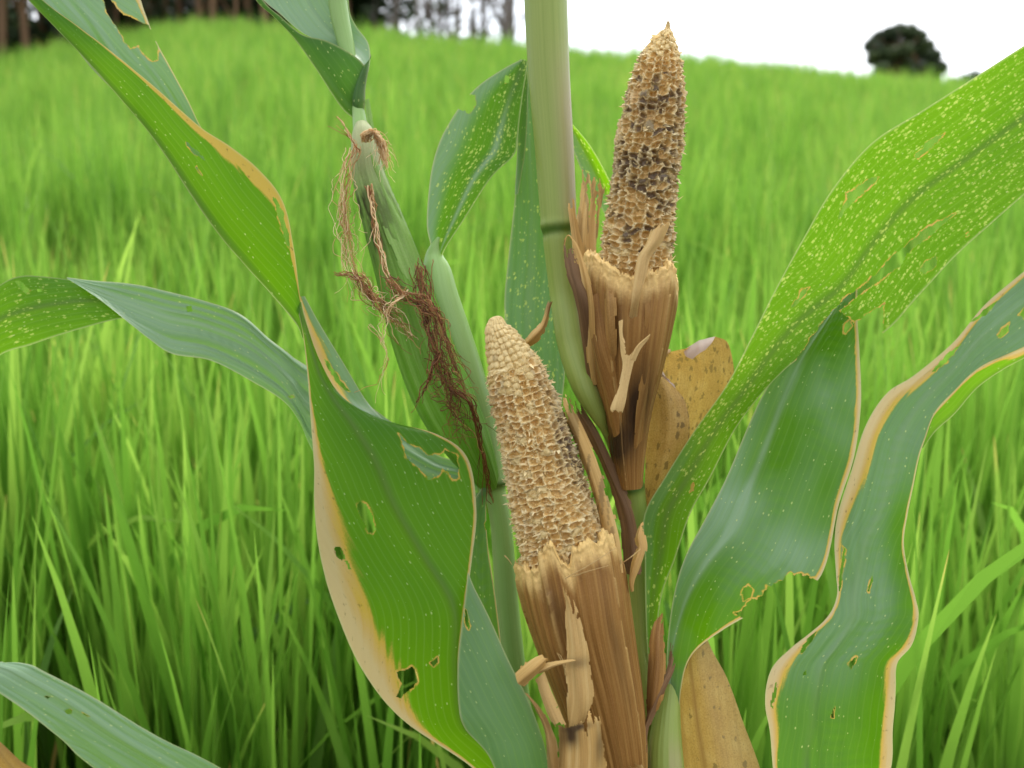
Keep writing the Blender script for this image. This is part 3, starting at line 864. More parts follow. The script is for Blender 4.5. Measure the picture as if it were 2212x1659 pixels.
g = cup([(1345, 1780, 55.5, 52), (1334, 1690, 55.3, 66), (1318, 1600, 55, 80), (1296, 1500, 54.6, 92), (1270, 1400, 54.3, 104), (1246, 1300, 54, 114), (1227, 1205, 54, 119)],
        [(-180, 40), (-120, 14), (-90, -8), (-65, 8), (-51, 3), (-34, 6), (-31, 36), (-22, 51), (-15, 54), (-12, 30), (-9, 8), (-1, 3), (6, 24), (27, 47), (35, 29), (48, 47), (63, 34), (75, 20), (90, -20), (120, 20)], 0.13, 9,
        lambda x, y: np.clip(0.5 * blob(x, y, 1205, 1330, 20, 110, -20) + 0.45 * blob(x, y, 1330, 1400, 14, 130, -12) + 0.35 * blob(x, y, 1230, 1500, 14, 100, -20), 0, 1))
husk2 = tag(g.build("husk", MAT_HUSK, plant1, ear2), "long brown husk chewed off flat around the lower cob")

def strip(secs, mat, parent, root, label=None, bulge=0.25, dark=None, pale=0.0, seed=1, holes=(), step=2.4, fray=0.22, efray=0.20, name="husk_strip"):
    g = Geo(); gg = Geo()
    sheet(gg, secs, step=step, bulge=bulge, ripple=0.12, rip_freq=60, holes=holes, rag=1.5, seed=seed, wave=0.35, fray=fray, efray=efray)
    v = np.vstack(gg.v); f = np.vstack(gg.f); uv = np.vstack(gg.uv)
    px = UNP(v)
    dk = np.zeros(len(v)) if dark is None else np.clip(dark(px[:, 0], px[:, 1]), 0, 1)
    # fibrous strips have a thickness: a second layer behind
    back = v + FWD * 0.0004
    g.add(v, f, uv, pale=pale, dark=dk)
    g.add(back, f[:, ::-1], uv, pale=pale, dark=dk)
    o = g.build(name, mat, root, parent)
    if label: tag(o, label)
    return o

# strips of the upper ear
strip([(1272, 830, 55.6, 1300, 840, 55), (1256, 720, 53.9, 1282, 730, 53.3), (1240, 640, 52.8, 1272, 650, 52.4), (1224, 590, 52.9, 1258, 600, 52.5), (1218, 540, 53.2, 1242, 545, 52.9), (1221, 508, 53.6, 1229, 503, 53.4)],
      MAT_DARK, ear1, plant1, "pointed dark husk flap with pale edge", dark=lambda x, y: 0.3 + 0 * x, seed=3)
strip([(1276, 830, 55.2, 1304, 830, 54.6), (1262, 720, 53.4, 1290, 725, 52.9), (1257, 620, 52.4, 1278, 620, 52.2), (1243, 545, 52.8, 1256, 548, 52.6), (1230, 508, 53.2, 1238, 515, 53.1), (1218, 520, 53.4, 1224, 512, 53.3), (1216, 560, 53.5, 1220, 560, 53.4), (1219, 600, 53.6, 1222, 600, 53.5)],
      MAT_STRIP, ear1, plant1, seed=4, bulge=0.05)
strip([(1242, 600, 55.5, 1268, 600, 55.2), (1237, 540, 55.4, 1260, 540, 55.2), (1232, 490, 55.3, 1249, 490, 55.2), (1227, 450, 55.3, 1244, 450, 55.2), (1225, 428, 55.3, 1242, 426, 55.2)], MAT_STRIP, ear1, plant1, seed=5,
      holes=[[(1229, 420), (1233, 433), (1238, 420)]])
strip([(1256, 610, 55.8, 1300, 612, 55.4), (1250, 540, 55.8, 1292, 540, 55.4), (1246, 480, 55.9, 1298, 470, 55.6), (1250, 430, 56, 1305, 420, 55.8), (1254, 395, 56, 1308, 392, 55.9), (1251, 320, 56, 1304, 372, 56)],
      MAT_STRIP, ear1, plant1, "fibrous brown husk tuft beside the stalk", seed=6, dark=lambda x, y: 0.35 * (vnoise(x / 5, y / 60, 3) > .55),
      holes=[[(1257, 300), (1259, 360), (1263, 395), (1270, 372), (1277, 397), (1284, 380), (1290, 402), (1296, 385), (1303, 410), (1314, 380), (1310, 300)], [(1270, 395), (1272, 470), (1274, 470), (1274, 395)], [(1288, 395), (1286, 480), (1288, 480), (1291, 395)]])
strip([(1354, 760, 54, 1372, 760, 54), (1358, 690, 52.7, 1376, 690, 52.6), (1364, 649, 51.9, 1383, 639, 51.8), (1370, 597, 51.9, 1396, 597, 51.8), (1378, 555, 52, 1406, 555, 51.9), (1396, 524, 52.1, 1430, 522, 52), (1410, 486, 52.3, 1450, 478, 52.2)],
      MAT_STRIP, ear1, plant1, "pale yellow husk strip standing across the upper cob", pale=0.35, seed=7, fray=0.07, efray=0.06)
strip([(1337, 695, 51.8, 1346, 690, 51.7), (1339, 730, 51.6, 1347, 730, 51.5), (1341, 762, 51.5, 1374, 758, 51.4), (1345, 790, 51.4, 1367, 790, 51.3), (1336, 835, 51.3, 1358, 830, 51.2), (1319, 880, 51.2, 1351, 870, 51.1), (1324, 892, 51.2, 1344, 894, 51.1)],
      MAT_STRIP, ear1, plant1, "thin pale husk flake hanging in front of the husk", pale=0.5, seed=8, fray=0.06, efray=0.1, holes=[[(1349, 680), (1350, 745), (1352, 765), (1360, 768), (1369, 760), (1380, 740), (1376, 690)]])
strip([(1362, 775, 51.4, 1372, 780, 51.3), (1376, 748, 51.3, 1384, 754, 51.2), (1394, 730, 51.2, 1399, 735, 51.2), (1410, 717, 51.2, 1412, 719, 51.2)], MAT_STRIP, ear1, plant1, pale=0.5, seed=9, bulge=0.02)
strip([(1314, 830, 54.6, 1330, 830, 54.6), (1308, 740, 53.1, 1334, 735, 52.8), (1302, 660, 52.7, 1335, 660, 52.2), (1300, 598, 52.8, 1330, 600, 52.3)], MAT_HUSK, ear1, plant1, pale=0.15, seed=12)

strip([(1368, 1010, 55.6, 1392, 1015, 56.3), (1376, 900, 54.2, 1404, 890, 55.0), (1388, 760, 52.9, 1440, 760, 54.2), (1398, 660, 52.3, 1462, 650, 54.2), (1404, 600, 52.5, 1468, 606, 54.4)], MAT_HUSK, ear1, plant1, seed=28, fray=0.12, efray=0.06,
      dark=lambda x, y: 0.5 * blob(x, y, 1395, 860, 14, 80, 12))
strip([(1326, 945, 55.2, 1344, 930, 54.9), (1300, 850, 54.4, 1340, 850, 53.9), (1278, 760, 54.0, 1322, 760, 53.0), (1266, 680, 53.9, 1304, 660, 52.8), (1262, 600, 53.9, 1290, 598, 53.2)], MAT_HUSK, ear1, plant1, seed=29, fray=0.15, efray=0.08,
      dark=lambda x, y: 0.6 * sstep(1330, 1270, x) * blob(x, y, 1280, 780, 20, 90, -15))

# strips of the lower ear
strip([(1310, 1235, 53.5, 1352, 1235, 53), (1300, 1165, 53.5, 1343, 1165, 53), (1284, 1080, 53.6, 1322, 1090, 53.1), (1256, 1000, 53.8, 1297, 1005, 53.3), (1230, 930, 54, 1268, 940, 53.6), (1205, 878, 54.2, 1241, 884, 53.9), (1196, 850, 54.4, 1224, 843, 54.2), (1203, 815, 54.5, 1208, 813, 54.5)],
      MAT_STRIP, ear2, plant1, "long dried husk splinter along the right of the lower cob", seed=14, bulge=0.4, dark=lambda x, y: 0.45 * (vnoise(x / 6, (y + 2 * x) / 50, 4) > .6))
strip([(1345, 1240, 56.4, 1390, 1240, 56), (1335, 1120, 56.4, 1374, 1120, 56), (1300, 1010, 56.5, 1340, 1030, 56.1), (1262, 930, 56.5, 1300, 940, 56.2), (1238, 880, 56.6, 1262, 880, 56.4), (1229, 842, 56.6, 1241, 838, 56.6)],
      MAT_DARK, ear2, plant1, "dark rotting husk flap behind the lower cob", seed=15, dark=lambda x, y: 0.25 + 0 * x)
strip([(1363, 1278, 53.6, 1373, 1275, 53.4), (1357, 1250, 53.6, 1376, 1255, 53.3), (1362, 1215, 53.7, 1387, 1226, 53.4), (1372, 1182, 54, 1398, 1188, 53.7), (1370, 1160, 54.2, 1396, 1160, 53.9), (1385, 1122, 54.4, 1391, 1125, 54.3)],
      MAT_STRIP, ear2, plant1, seed=16, holes=[[(1362, 1190), (1378, 1184), (1368, 1172), (1362, 1180)]])
strip([(1228, 1572, 50.9, 1262, 1560, 50.8), (1224, 1500, 50.9, 1283, 1515, 50.7), (1220, 1438, 50.9, 1275, 1438, 50.7), (1223, 1390, 50.9, 1270, 1400, 50.7), (1221, 1335, 50.9, 1255, 1342, 50.8), (1220, 1300, 50.9, 1247, 1315, 50.8), (1214, 1265, 50.8, 1230, 1275, 50.7), (1214, 1240, 50.7, 1220, 1243, 50.7)],
      MAT_STRIP, ear2, plant1, "torn papery husk strip down the front of the lower husk", pale=0.2, seed=17, bulge=0.3, dark=lambda x, y: 0.5 * blob(x, y, 1250, 1432, 22, 12),
      holes=[[(1232, 1290), (1238, 1325), (1241, 1327), (1237, 1292)], [(1247, 1322), (1249, 1340), (1256, 1330)]])
strip([(1196, 1760, 51.2, 1322, 1760, 50.9), (1200, 1660, 51, 1314, 1660, 50.7), (1207, 1610, 50.9, 1309, 1605, 50.6), (1204, 1568, 50.9, 1304, 1553, 50.6), (1206, 1540, 51, 1286, 1517, 50.8)],
      MAT_STRIP, ear2, plant1, "streaked yellow and purple lower husk leaf at the bottom edge", seed=18, bulge=0.7,
      dark=lambda x, y: 1.1 * blob(x, y, 1234, 1590, 16, 24, 0) + 0.9 * blob(x, y, 1250, 1570, 30, 8, -10) + 0.6 * blob(x, y, 1296, 1610, 10, 50) + 0.5 * blob(x, y, 1212, 1600, 8, 60),
      holes=[[(1195, 1500), (1204, 1566), (1228, 1572), (1250, 1563), (1268, 1546), (1280, 1520), (1286, 1500)]])
strip([(1158, 1466, 50.9, 1177, 1450, 50.8), (1175, 1512, 50.8, 1196, 1500, 50.6), (1193, 1556, 50.8, 1215, 1545, 50.6), (1206, 1574, 50.8, 1227, 1569, 50.7)], MAT_STRIP, ear2, plant1, pale=0.3, seed=19)
strip([(1112, 1452, 50.4, 1132, 1484, 50.3), (1134, 1432, 50.2, 1156, 1464, 50.1), (1156, 1418, 50.2, 1172, 1446, 50.1), (1180, 1410, 50.3, 1186, 1424, 50.2)], MAT_STRIP, ear2, plant1, "curled tan husk scrap", seed=20, bulge=0.5)
strip([(1160, 1446, 50.4, 1166, 1456, 50.3), (1176, 1434, 50.2, 1182, 1448, 50.1), (1205, 1428, 50.2, 1206, 1438, 50.1), (1250, 1423, 50.3, 1250, 1426, 50.3)], MAT_STRIP, ear2, plant1, pale=0.25, seed=21, bulge=0.03)
strip([(1135, 1495, 51.2, 1140, 1497, 51.1), (1158, 1536, 51.1, 1170, 1530, 51), (1176, 1582, 51, 1191, 1572, 50.9), (1180, 1640, 51, 1206, 1620, 50.8), (1184, 1740, 51.2, 1216, 1730, 51)], MAT_STRIP, ear2, plant1, seed=22, dark=lambda x, y: 0.35 + 0 * x)
strip([(1398, 1545, 55, 1424, 1532, 54.8), (1395, 1500, 55, 1435, 1500, 54.8), (1398, 1430, 55.2, 1441, 1438, 55), (1403, 1375, 55.4, 1437, 1375, 55.2), (1424, 1314, 55.8, 1431, 1315, 55.8)], MAT_HUSK, stalk1, plant1, "brown dried sheath tip beside the lower husk", seed=24, bulge=0.5, dark=lambda x, y: 0.6 * sstep(1400, 1440, y) * sstep(1425, 1400, x), name="sheath")
strip([(1380, 1660, 54.6, 1394, 1660, 54.5), (1383, 1600, 54.7, 1400, 1600, 54.5), (1393, 1560, 54.8, 1408, 1560, 54.6), (1412, 1500, 55, 1440, 1490, 54.9), (1440, 1440, 55.4, 1460, 1440, 55.3), (1450, 1386, 55.8, 1459, 1388, 55.8)], MAT_DARK, stalk1, plant1, seed=25, name="sheath")
strip([(1372, 1720, 53, 1396, 1720, 52.9), (1366, 1670, 53, 1392, 1660, 52.8), (1352, 1652, 53, 1376, 1640, 52.8)], MAT_STRIP, ear2, plant1, seed=26, dark=lambda x, y: 0.3 + 0 * x)
# loose fibres
for pts in ([(1220, 1250, 50.8), (1270, 1222, 50.4), (1335, 1181, 50.8)], [(1236, 1246, 50.7), (1270, 1234, 50.5), (1314, 1222, 50.7)], [(1345, 1216, 52.5), (1362, 1204, 52), (1384, 1186, 52.8)],
            [(1220, 1440, 50.6), (1212, 1418, 50.5), (1204, 1412, 50.4)], [(1224, 1460, 50.7), (1216, 1435, 50.5), (1203, 1410, 50.5)], [(1090, 1200, 53), (1098, 1208, 53), (1106, 1220, 53)]):
    w = np.array([P(*q_) for q_ in catmull(pts, 8)])
    g = Geo(); world_tube(g, w, np.linspace(0.00035, 0.00015, 8), 5, pale=0.6)
    g.build("fibre", MAT_STRIP, plant1, ear2)
# pale sheath around the stalk foot
g = Geo()
tube(g, [(1448, 1800, 56, 46), (1440, 1700, 56, 42), (1437, 1620, 56.2, 37), (1440, 1560, 56.4, 30), (1446, 1500, 56.7, 22), (1454, 1430, 57, 9), (1458, 1400, 57.2, 2)], nth=60, ribs=0.018, nrib=19, blush=lambda y, th: 0.35 * sstep(1560, 1640, y) * (np.sin(th * 3) > 0.2))
tag(g.build("sheath", MAT_STEM, plant1, stalk1), "pale green sheath wrapping the stalk foot")
# ragged scrap left of the stalk
strip([(1128, 742, 56.5, 1140, 752, 56.4), (1146, 715, 56.3, 1166, 735, 56.2), (1168, 695, 56.3, 1180, 710, 56.2), (1182, 655, 56.5, 1192, 662, 56.4), (1190, 640, 56.8, 1198, 640, 56.8)], MAT_STRIP, stalk1, plant1, "narrow tan leaf scrap", seed=27, dark=lambda x, y: 0.5 * sstep(690, 660, y), name="leaf_scrap")

# ---- leaves of the main plant
# big twisted left leaf
g = Geo()
brown_holes = [[(861, 936), (880, 958), (905, 968), (925, 985), (950, 983), (962, 972), (985, 982), (991, 1005), (990, 1032), (980, 1036), (968, 1020), (956, 1012), (948, 1028), (925, 1035), (905, 1010), (888, 998), (877, 985), (870, 960)],
               [(771, 1090), (778, 1083), (789, 1088), (803, 1108), (806, 1125), (812, 1145), (803, 1154), (795, 1150), (790, 1135), (776, 1112)],
               [(720, 1185), (735, 1180), (748, 1205), (738, 1210), (725, 1200)], [(745, 1212), (752, 1212), (758, 1228), (752, 1230)],
               [(868, 1478), (858, 1452), (880, 1446), (890, 1440), (903, 1455), (905, 1472), (880, 1494), (872, 1500), (866, 1510), (855, 1505)],
               [(928, 1432), (944, 1420), (946, 1430), (936, 1440)]]
sheet(g, [(1250, 2060, 54, 1292, 2050, 54, 0.9), (1180, 1860, 53.6, 1235, 1840, 53.4, 0.95), (1110, 1740, 53, 1170, 1720, 52.8, 0.97), (1010, 1650, 52.6, 1060, 1610, 52.4, 0.98), (868, 1552, 52.4, 1004, 1560, 52.2, 0.98), (785, 1450, 52.4, 992, 1440, 52, 0.97), (728, 1325, 52.6, 1004, 1320, 52.1, 0.93), (692, 1205, 53, 1020, 1205, 52.6, 0.7), (680, 1100, 53.4, 1029, 1100, 53, 0.52), (680, 1010, 53.8, 1010, 990, 53.4, 0.42), (674, 930, 54.2, 945, 938, 53.8, 0.37), (668, 860, 54.6, 830, 907, 54.3, 0.38), (663, 800, 55, 745, 862, 54.8, 0.4), (657, 740, 55.4, 695, 785, 55.2, 0.45), (648, 690, 55.8, 664, 700, 55.7, 0.5), (640, 665, 56, 652, 650, 56, 0.5)],
      bulge=0.5, vee=0.35, um=0.62, ripple=0.35, rip_freq=16, spot=0.0, wax=0.0, tk=0.0, seed=31,
      dryL=[(0, 0.05), (0.25, 0.06), (0.34, 0.14), (0.39, 0.32), (0.465, 0.36), (0.54, 0.25), (0.617, 0.20), (0.68, 0.12), (0.745, 0.05), (0.85, 0.03), (1, 0.06)], dryR=[(0, 0.01), (0.5, 0.012), (0.7, 0.02), (0.85, 0.05), (1, 0.1)],
      holes=brown_holes, rim=9)
# pale fold of its right half near the base
sheet(g, [(1100, 1760, 50.9, 1205, 1780, 52.5), (1060, 1640, 50.6, 1184, 1650, 52.2), (1004, 1573, 50.7, 1170, 1590, 52), (990, 1520, 50.9, 1140, 1510, 51.8), (989, 1430, 51.2, 1100, 1430, 51.8), (999, 1340, 51.5, 1055, 1330, 51.9), (1007, 1270, 51.8, 1025, 1270, 51.9), (1010, 1238, 52, 1012, 1238, 52)],
      bulge=0.55, um=0.98, wax=0.55, spot=0.0, seed=32, ripple=0.1, holes=[[(1003, 1314), (1008, 1318), (1016, 1352), (1012, 1360), (1005, 1345)]], rim=5)
# upper folded part: near half
sheet(g, [(655, 735, 55.8, 662, 690, 55.9), (640, 700, 56, 648, 640, 56), (590, 640, 56.3, 636, 540, 55.6), (540, 585, 56.6, 612, 440, 55.4), (480, 515, 57, 562, 370, 55.6), (420, 430, 57.4, 500, 318, 56), (340, 310, 58, 430, 272, 56.6), (270, 225, 58.5, 340, 192, 57.4), (185, 128, 59.2, 250, 118, 58.2), (120, 60, 59.8, 170, 58, 59), (50, -12, 60.4, 80, -12, 60), (-50, -130, 61.2, -20, -130, 61), (-150, -270, 62, -140, -275, 62), (-230, -400, 63, -228, -402, 63)],
      bulge=0.35, um=0.04, spot=0.0, tk=0.25, drymax=0.42, seed=33, dryR=[(0, 0.08), (0.15, 0.12), (0.28, 0.17), (0.40, 0.10), (0.55, 0.05), (0.8, 0.03), (1, 0.03)], ripple=0.15,
      holes=[[(401, 304), (408, 310), (422, 322), (443, 346), (436, 344), (414, 328), (404, 315)], [(423, 360), (437, 378), (434, 378), (422, 363)], [(588, 424), (598, 430), (610, 455), (622, 500), (628, 540), (620, 530), (605, 480)]], rim=4)
# upper folded part: far half (upper face, greyish)
sheet(g, [(600, 640, 57.2, 655, 690, 57.4), (540, 560, 57.6, 560, 480, 58), (480, 480, 58, 490, 360, 58.4), (400, 390, 58.4, 437, 280, 58.8), (340, 310, 58.8, 405, 215, 59.2), (280, 230, 59.2, 365, 140, 59.6), (200, 150, 59.6, 335, 85, 60), (130, 60, 60, 312, 25, 60.4), (60, -20, 60.6, 290, -30, 60.8), (-30, -120, 61.4, 220, -150, 61.4), (-130, -260, 62.2, 60, -310, 62.2), (-230, -400, 63.1, -222, -410, 63.1)],
      bulge=-0.4, um=0.02, wax=0.85, spot=0.0, seed=34, bands=0.25, dryR=[(0, 0), (0.45, 0.02), (0.6, 0.05), (0.8, 0.07), (1, 0.03)], ripple=0.2, rim=6,
      holes=[[(220, -6), (230, 25), (245, 50), (263, 75), (268, 90), (282, 105), (300, 98), (303, 108), (316, 120), (330, 132), (341, 128), (341, 100), (330, 70), (320, 52), (310, 50), (290, 42), (268, 32), (255, 22), (240, 2), (235, -6)]])
# the strip of the far half that shows again below the twist
sheet(g, [(640, 640, 56.5, 658, 640, 57), (652, 690, 56.2, 690, 700, 57.2), (668, 770, 56, 745, 790, 57.2), (715, 840, 55.6, 790, 865, 57), (770, 890, 55.2, 825, 905, 56.4), (820, 925, 54.8, 850, 935, 56)],
      bulge=-0.15, um=0.9, wax=0.8, seed=35, dryL=[(0, 0.5), (0.3, 0.6), (0.6, 0.45), (1, 0.3)], holes=[[(701, 775), (708, 780), (735, 822), (757, 846), (750, 846), (728, 826), (706, 790)]], rim=4)
tag(g.build("leaf", MAT_LEAF, plant1), "broad twisted leaf with tan margin and holes, left of the cobs")

# leaf C: yellow-flecked leaf rising to the right
g = Geo()
def fleck(X, Y, u, t, W, S, D):
    S = (0.28 + 0.72 * sstep(1250, 620, Y)) * (0.55 + 0.85 * fbm(X / 60, Y / 60, 15, 2))
    W = 0.30 * sstep(0.33, 0.2, u) * sstep(900, 1050, Y) + 0 * X
    return W, S, D
sheet(g, [(1412, 1560, 57.6, 1436, 1560, 57.4), (1398, 1400, 57.2, 1420, 1390, 57), (1394, 1290, 57, 1430, 1285, 56.8), (1393, 1200, 57, 1458, 1208, 56.6), (1392, 1112, 57, 1492, 1108, 56.4), (1440, 1025, 57, 1535, 1030, 56.2), (1500, 930, 57, 1590, 925, 56), (1570, 830, 57, 1655, 840, 55.8), (1625, 725, 56.8, 1725, 775, 55.6),
          (1675, 625, 56.6, 1800, 742, 55.2), (1735, 515, 56.4, 1903, 722, 54.8), (1800, 405, 56, 1985, 638, 54.4), (1885, 307, 55.6, 2065, 552, 54), (1990, 240, 55.2, 2150, 475, 53.6), (2100, 172, 54.8, 2230, 405, 53.2), (2220, 95, 54.4, 2320, 330, 52.8), (2340, 25, 54, 2420, 250, 52.4), (2500, -10, 53, 2560, 140, 52), (2700, 40, 52, 2704, 48, 52)],
      bulge=-0.3, vee=-0.25, um=0.5, ripple=0.25, rip_freq=14, seed=41, extra=fleck, rim=5, rimdry=0.55,
      holes=[[(1781, 692), (1828, 640), (1875, 610), (1918, 563), (1935, 547), (1995, 497), (2065, 460), (2055, 468), (2008, 511), (1958, 548), (1951, 571), (1935, 581), (1861, 634), (1811, 671)],
             [(1712, 788), (1781, 690), (1808, 668), (1845, 697), (1891, 667), (1911, 658), (1905, 724), (1880, 790), (1700, 830)],
             [(2041, 285), (2010, 300), (1975, 337), (1983, 343), (2025, 307)], [(1898, 382), (1875, 387), (1850, 408), (1828, 417), (1831, 430), (1820, 445), (1811, 473), (1841, 437), (1888, 397)],
             [(1748, 620), (1735, 626), (1708, 663), (1715, 663), (1741, 633)], [(2021, 553), (2001, 563), (1985, 586), (1998, 591), (2018, 580), (2025, 563)], [(1492, 1045), (1500, 1042), (1498, 1060), (1490, 1065)], [(2088, 506), (2094, 502), (2092, 510), (2086, 512)]])
tag(g.build("leaf", MAT_LEAF, plant1), "yellow-flecked bright green leaf rising to the right with slits")

# leaf D: broad grey-green leaf with an eaten lower edge
g = Geo()
def wax_sheen_d(X, Y, u, t, W, S, D):
    k = fbm(X / 170 + Y / 420, (Y - 0.7 * X) / 260, 77, 3)
    W = np.clip(0.50 + 2.3 * (k - 0.5) + 0.3 * sstep(0.4, 0.1, u) + 0.5 * np.exp(-((u - .22) / .03) ** 2), 0.0, 1)  # sky reflection painted as noise patches, plus the pale midrib
    return W, S, D
sheet(g, [(1434, 1700, 56.8, 1474, 1700, 56.6), (1440, 1580, 56.6, 1468, 1580, 56.4), (1442, 1490, 56.4, 1472, 1485, 56.2), (1441, 1400, 56.2, 1495, 1415, 56), (1455, 1290, 56, 1561, 1362, 55.6), (1480, 1205, 56, 1655, 1310, 55.2), (1525, 1118, 56.2, 1768, 1250, 55), (1570, 1030, 56.6, 1811, 1090, 55.4), (1612, 930, 57.2, 1845, 985, 56), (1650, 850, 57.8, 1860, 870, 56.8), (1700, 775, 58.4, 1857, 760, 57.6), (1765, 700, 59, 1852, 680, 58.4), (1815, 640, 59.6, 1853, 610, 59.2), (1850, 560, 60.2, 1858, 555, 60)],
      bulge=0.45, vee=-0.5, um=0.22, ripple=0.3, rip_freq=12, seed=51, spot=0.0, tk=0.5, bands=0.14, pleat=0.012, extra=wax_sheen_d, rim=8, rag=2,
      dryR=[(0, 0.05), (0.3, 0.05), (0.5, 0.03), (1, 0.07)], wave=0.5,
      holes=[[(1758, 1249), (1731, 1239), (1701, 1239), (1691, 1253), (1658, 1266), (1648, 1286), (1621, 1296), (1600, 1320), (1585, 1322), (1700, 1420), (1810, 1300)], [(1601, 1279), (1608, 1298), (1622, 1290), (1626, 1273), (1612, 1268)], [(1826, 700), (1838, 690), (1840, 705), (1826, 722), (1823, 715)]])
tag(g.build("leaf", MAT_LEAF, plant1), "broad grey-green leaf with an eaten lower edge, right of the cobs")

# leaf E: far right twisted leaf with brown margin
g = Geo()
def wax_sheen_e(X, Y, u, t, W, S, D):
    k = fbm((X + Y * 0.4) / 90, Y / 300, 91, 3)
    W = np.clip(0.72 - 0.62 * sstep(0.55, 0.95, u) * sstep(1000, 1150, Y) + 0.7 * (k - 0.5), 0.05, 1)  # grey-blue sheen painted into the colour, fading out at the lower right
    W = W * (1 - 0.55 * sstep(1440, 1560, Y))
    return W, S, D
sheet(g, [(2420, 420, 57, 2420, 640, 56, .4), (2330, 490, 57, 2330, 690, 56, .4), (2212, 586, 57, 2212, 752, 56, .42), (2125, 660, 57, 2118, 795, 56, .5), (2058, 740, 57, 2060, 848, 56.2, .55), (1975, 810, 57, 2020, 893, 56.2, .6), (1915, 850, 57, 1998, 948, 56.2, .62), (1870, 920, 56.8, 1985, 987, 56, .62), (1840, 1015, 56.6, 1975, 1042, 55.8, .62), (1811, 1106, 56.4, 1963, 1105, 55.6, .6), (1803, 1170, 56, 1955, 1170, 55.4, .45),
          (1806, 1240, 55.6, 1965, 1240, 55.2, .3), (1806, 1290, 55.2, 1978, 1290, 55, .22), (1780, 1338, 54.8, 1984, 1332, 55, .3), (1708, 1399, 54.4, 1966, 1392, 55, .36), (1672, 1437, 54.2, 1936, 1430, 55, .38), (1656, 1477, 54.2, 1930, 1480, 55, .38), (1652, 1525, 54.4, 1927, 1530, 55, .36), (1660, 1573, 54.6, 1924, 1580, 55, .33), (1668, 1650, 55, 1920, 1650, 55.2, .27), (1680, 1760, 55.6, 1890, 1780, 55.6, .3), (1660, 1880, 56.4, 1780, 1930, 56.4, .4), (1560, 1960, 57, 1620, 2010, 57, .5), (1445, 2000, 57.6, 1470, 2040, 57.6, .5)],
      bulge=-0.35, vee=0.3, ripple=0.35, rip_freq=26, seed=61, spot=0.0, tk=0.6, bands=0.16, pleat=0.010, extra=wax_sheen_e, rim=6, wave=0.5,
      dryL=[(0, 0.04), (0.12, 0.06), (0.20, 0.13), (0.26, 0.25), (0.30, 0.22), (0.36, 0.27), (0.42, 0.15), (0.49, 0.04), (0.55, 0.05), (0.60, 0.12), (0.65, 0.08), (0.7, 0.04), (0.78, 0.01), (1, 0.01)],
      dryR=[(0, 0.02), (0.35, 0.02), (0.45, 0.03), (0.55, 0.05), (0.62, 0.08), (0.7, 0.09), (0.85, 0.08), (1, 0.05)],
      holes=[[(2155, 650), (2130, 665), (2095, 696), (2105, 694), (2128, 683)], [(2181, 698), (2165, 710), (2155, 726), (2161, 730), (2178, 716)], [(2078, 740), (2050, 760), (2011, 803), (2021, 803), (2055, 770)], [(2216, 660), (2201, 680), (2216, 692)],
             [(1885, 1243), (1873, 1276), (1878, 1279), (1886, 1253)], [(1765, 1363), (1745, 1378), (1728, 1408), (1733, 1411), (1758, 1380)], [(1822, 1180), (1814, 1240), (1810, 1281), (1815, 1275), (1826, 1206)], [(1851, 1419), (1833, 1433), (1838, 1446), (1848, 1432)], [(1800, 1532), (1795, 1549), (1801, 1549), (1804, 1525)], [(1674, 1469), (1665, 1526), (1670, 1529), (1677, 1480)], [(1736, 1450), (1742, 1447), (1741, 1458), (1736, 1460)]])
# rolled-under margin seen from below
sheet(g, [(2330, 692, 56.2, 2330, 712, 57), (2212, 750, 56.2, 2212, 772, 57), (2150, 768, 56.2, 2160, 800, 57.2), (2092, 812, 56.4, 2108, 838, 57.3), (2050, 855, 56.4, 2060, 893, 57.3), (2010, 905, 56.3, 2020, 930, 57), (1990, 965, 56.2, 1993, 968, 56.5)],
      seed=62, wax=0.15, dryL=[(0, 0.7), (0.35, 0.6), (0.55, 0.15), (1, 0.08)], bulge=0.05, um=0.98)
tag(g.build("leaf", MAT_LEAF, plant1), "twisted grey-green leaf with wide tan margin at the far right")

# dead leaves
g = Geo()
sheet(g, [(1396, 1150, 60, 1440, 1180, 60), (1395, 1080, 60, 1492, 1090, 60.4), (1398, 1000, 60, 1532, 1000, 60.8), (1408, 910, 60, 1556, 930, 61), (1422, 840, 59.8, 1580, 855, 61), (1430, 790, 59.6, 1586, 800, 60.6), (1436, 766, 59.4, 1573, 742, 60), (1446, 758, 59.2, 1546, 727, 59.6)],
      bulge=0.4, spot=0.8, seed=71, wave=0.6, ripple=0.3, dry=0.1)
sheet(g, [(1476, 757, 59.3, 1545, 727, 59.5), (1482, 770, 59, 1538, 740, 59.2), (1496, 776, 58.9, 1524, 756, 59)], bulge=0.2, seed=72, wax=0.95, um=0.5)
sheet(g, [(1440, 758, 59.4, 1450, 757, 59.4), (1428, 776, 59, 1446, 762, 58.9), (1430, 800, 58.9, 1436, 775, 58.8)], bulge=0.2, seed=75, dry=0.5)
tag(g.build("dead_leaf", MAT_DRYLEAF, plant1), "dead yellow-brown leaf with black spots beside the upper husk")
g = Geo()
sheet(g, [(1385, 1160, 58.8, 1405, 1150, 58.6), (1392, 1070, 58.8, 1448, 1068, 58.2), (1394, 1000, 58.6, 1476, 1000, 58), (1396, 930, 58.4, 1490, 930, 58), (1400, 870, 58.4, 1480, 868, 58.2), (1408, 825, 58.6, 1450, 830, 58.5), (1418, 808, 58.8, 1424, 810, 58.8)], bulge=0.6, seed=73, spot=0.4, dry=0.12)
sheet(g, [(1414, 775, 59.3, 1430, 800, 59.2), (1416, 800, 59, 1448, 828, 58.8), (1440, 822, 58.8, 1466, 850, 58.5), (1470, 858, 58.5, 1482, 872, 58.4)], bulge=0.1, seed=74, wax=0.85, spot=0.2)
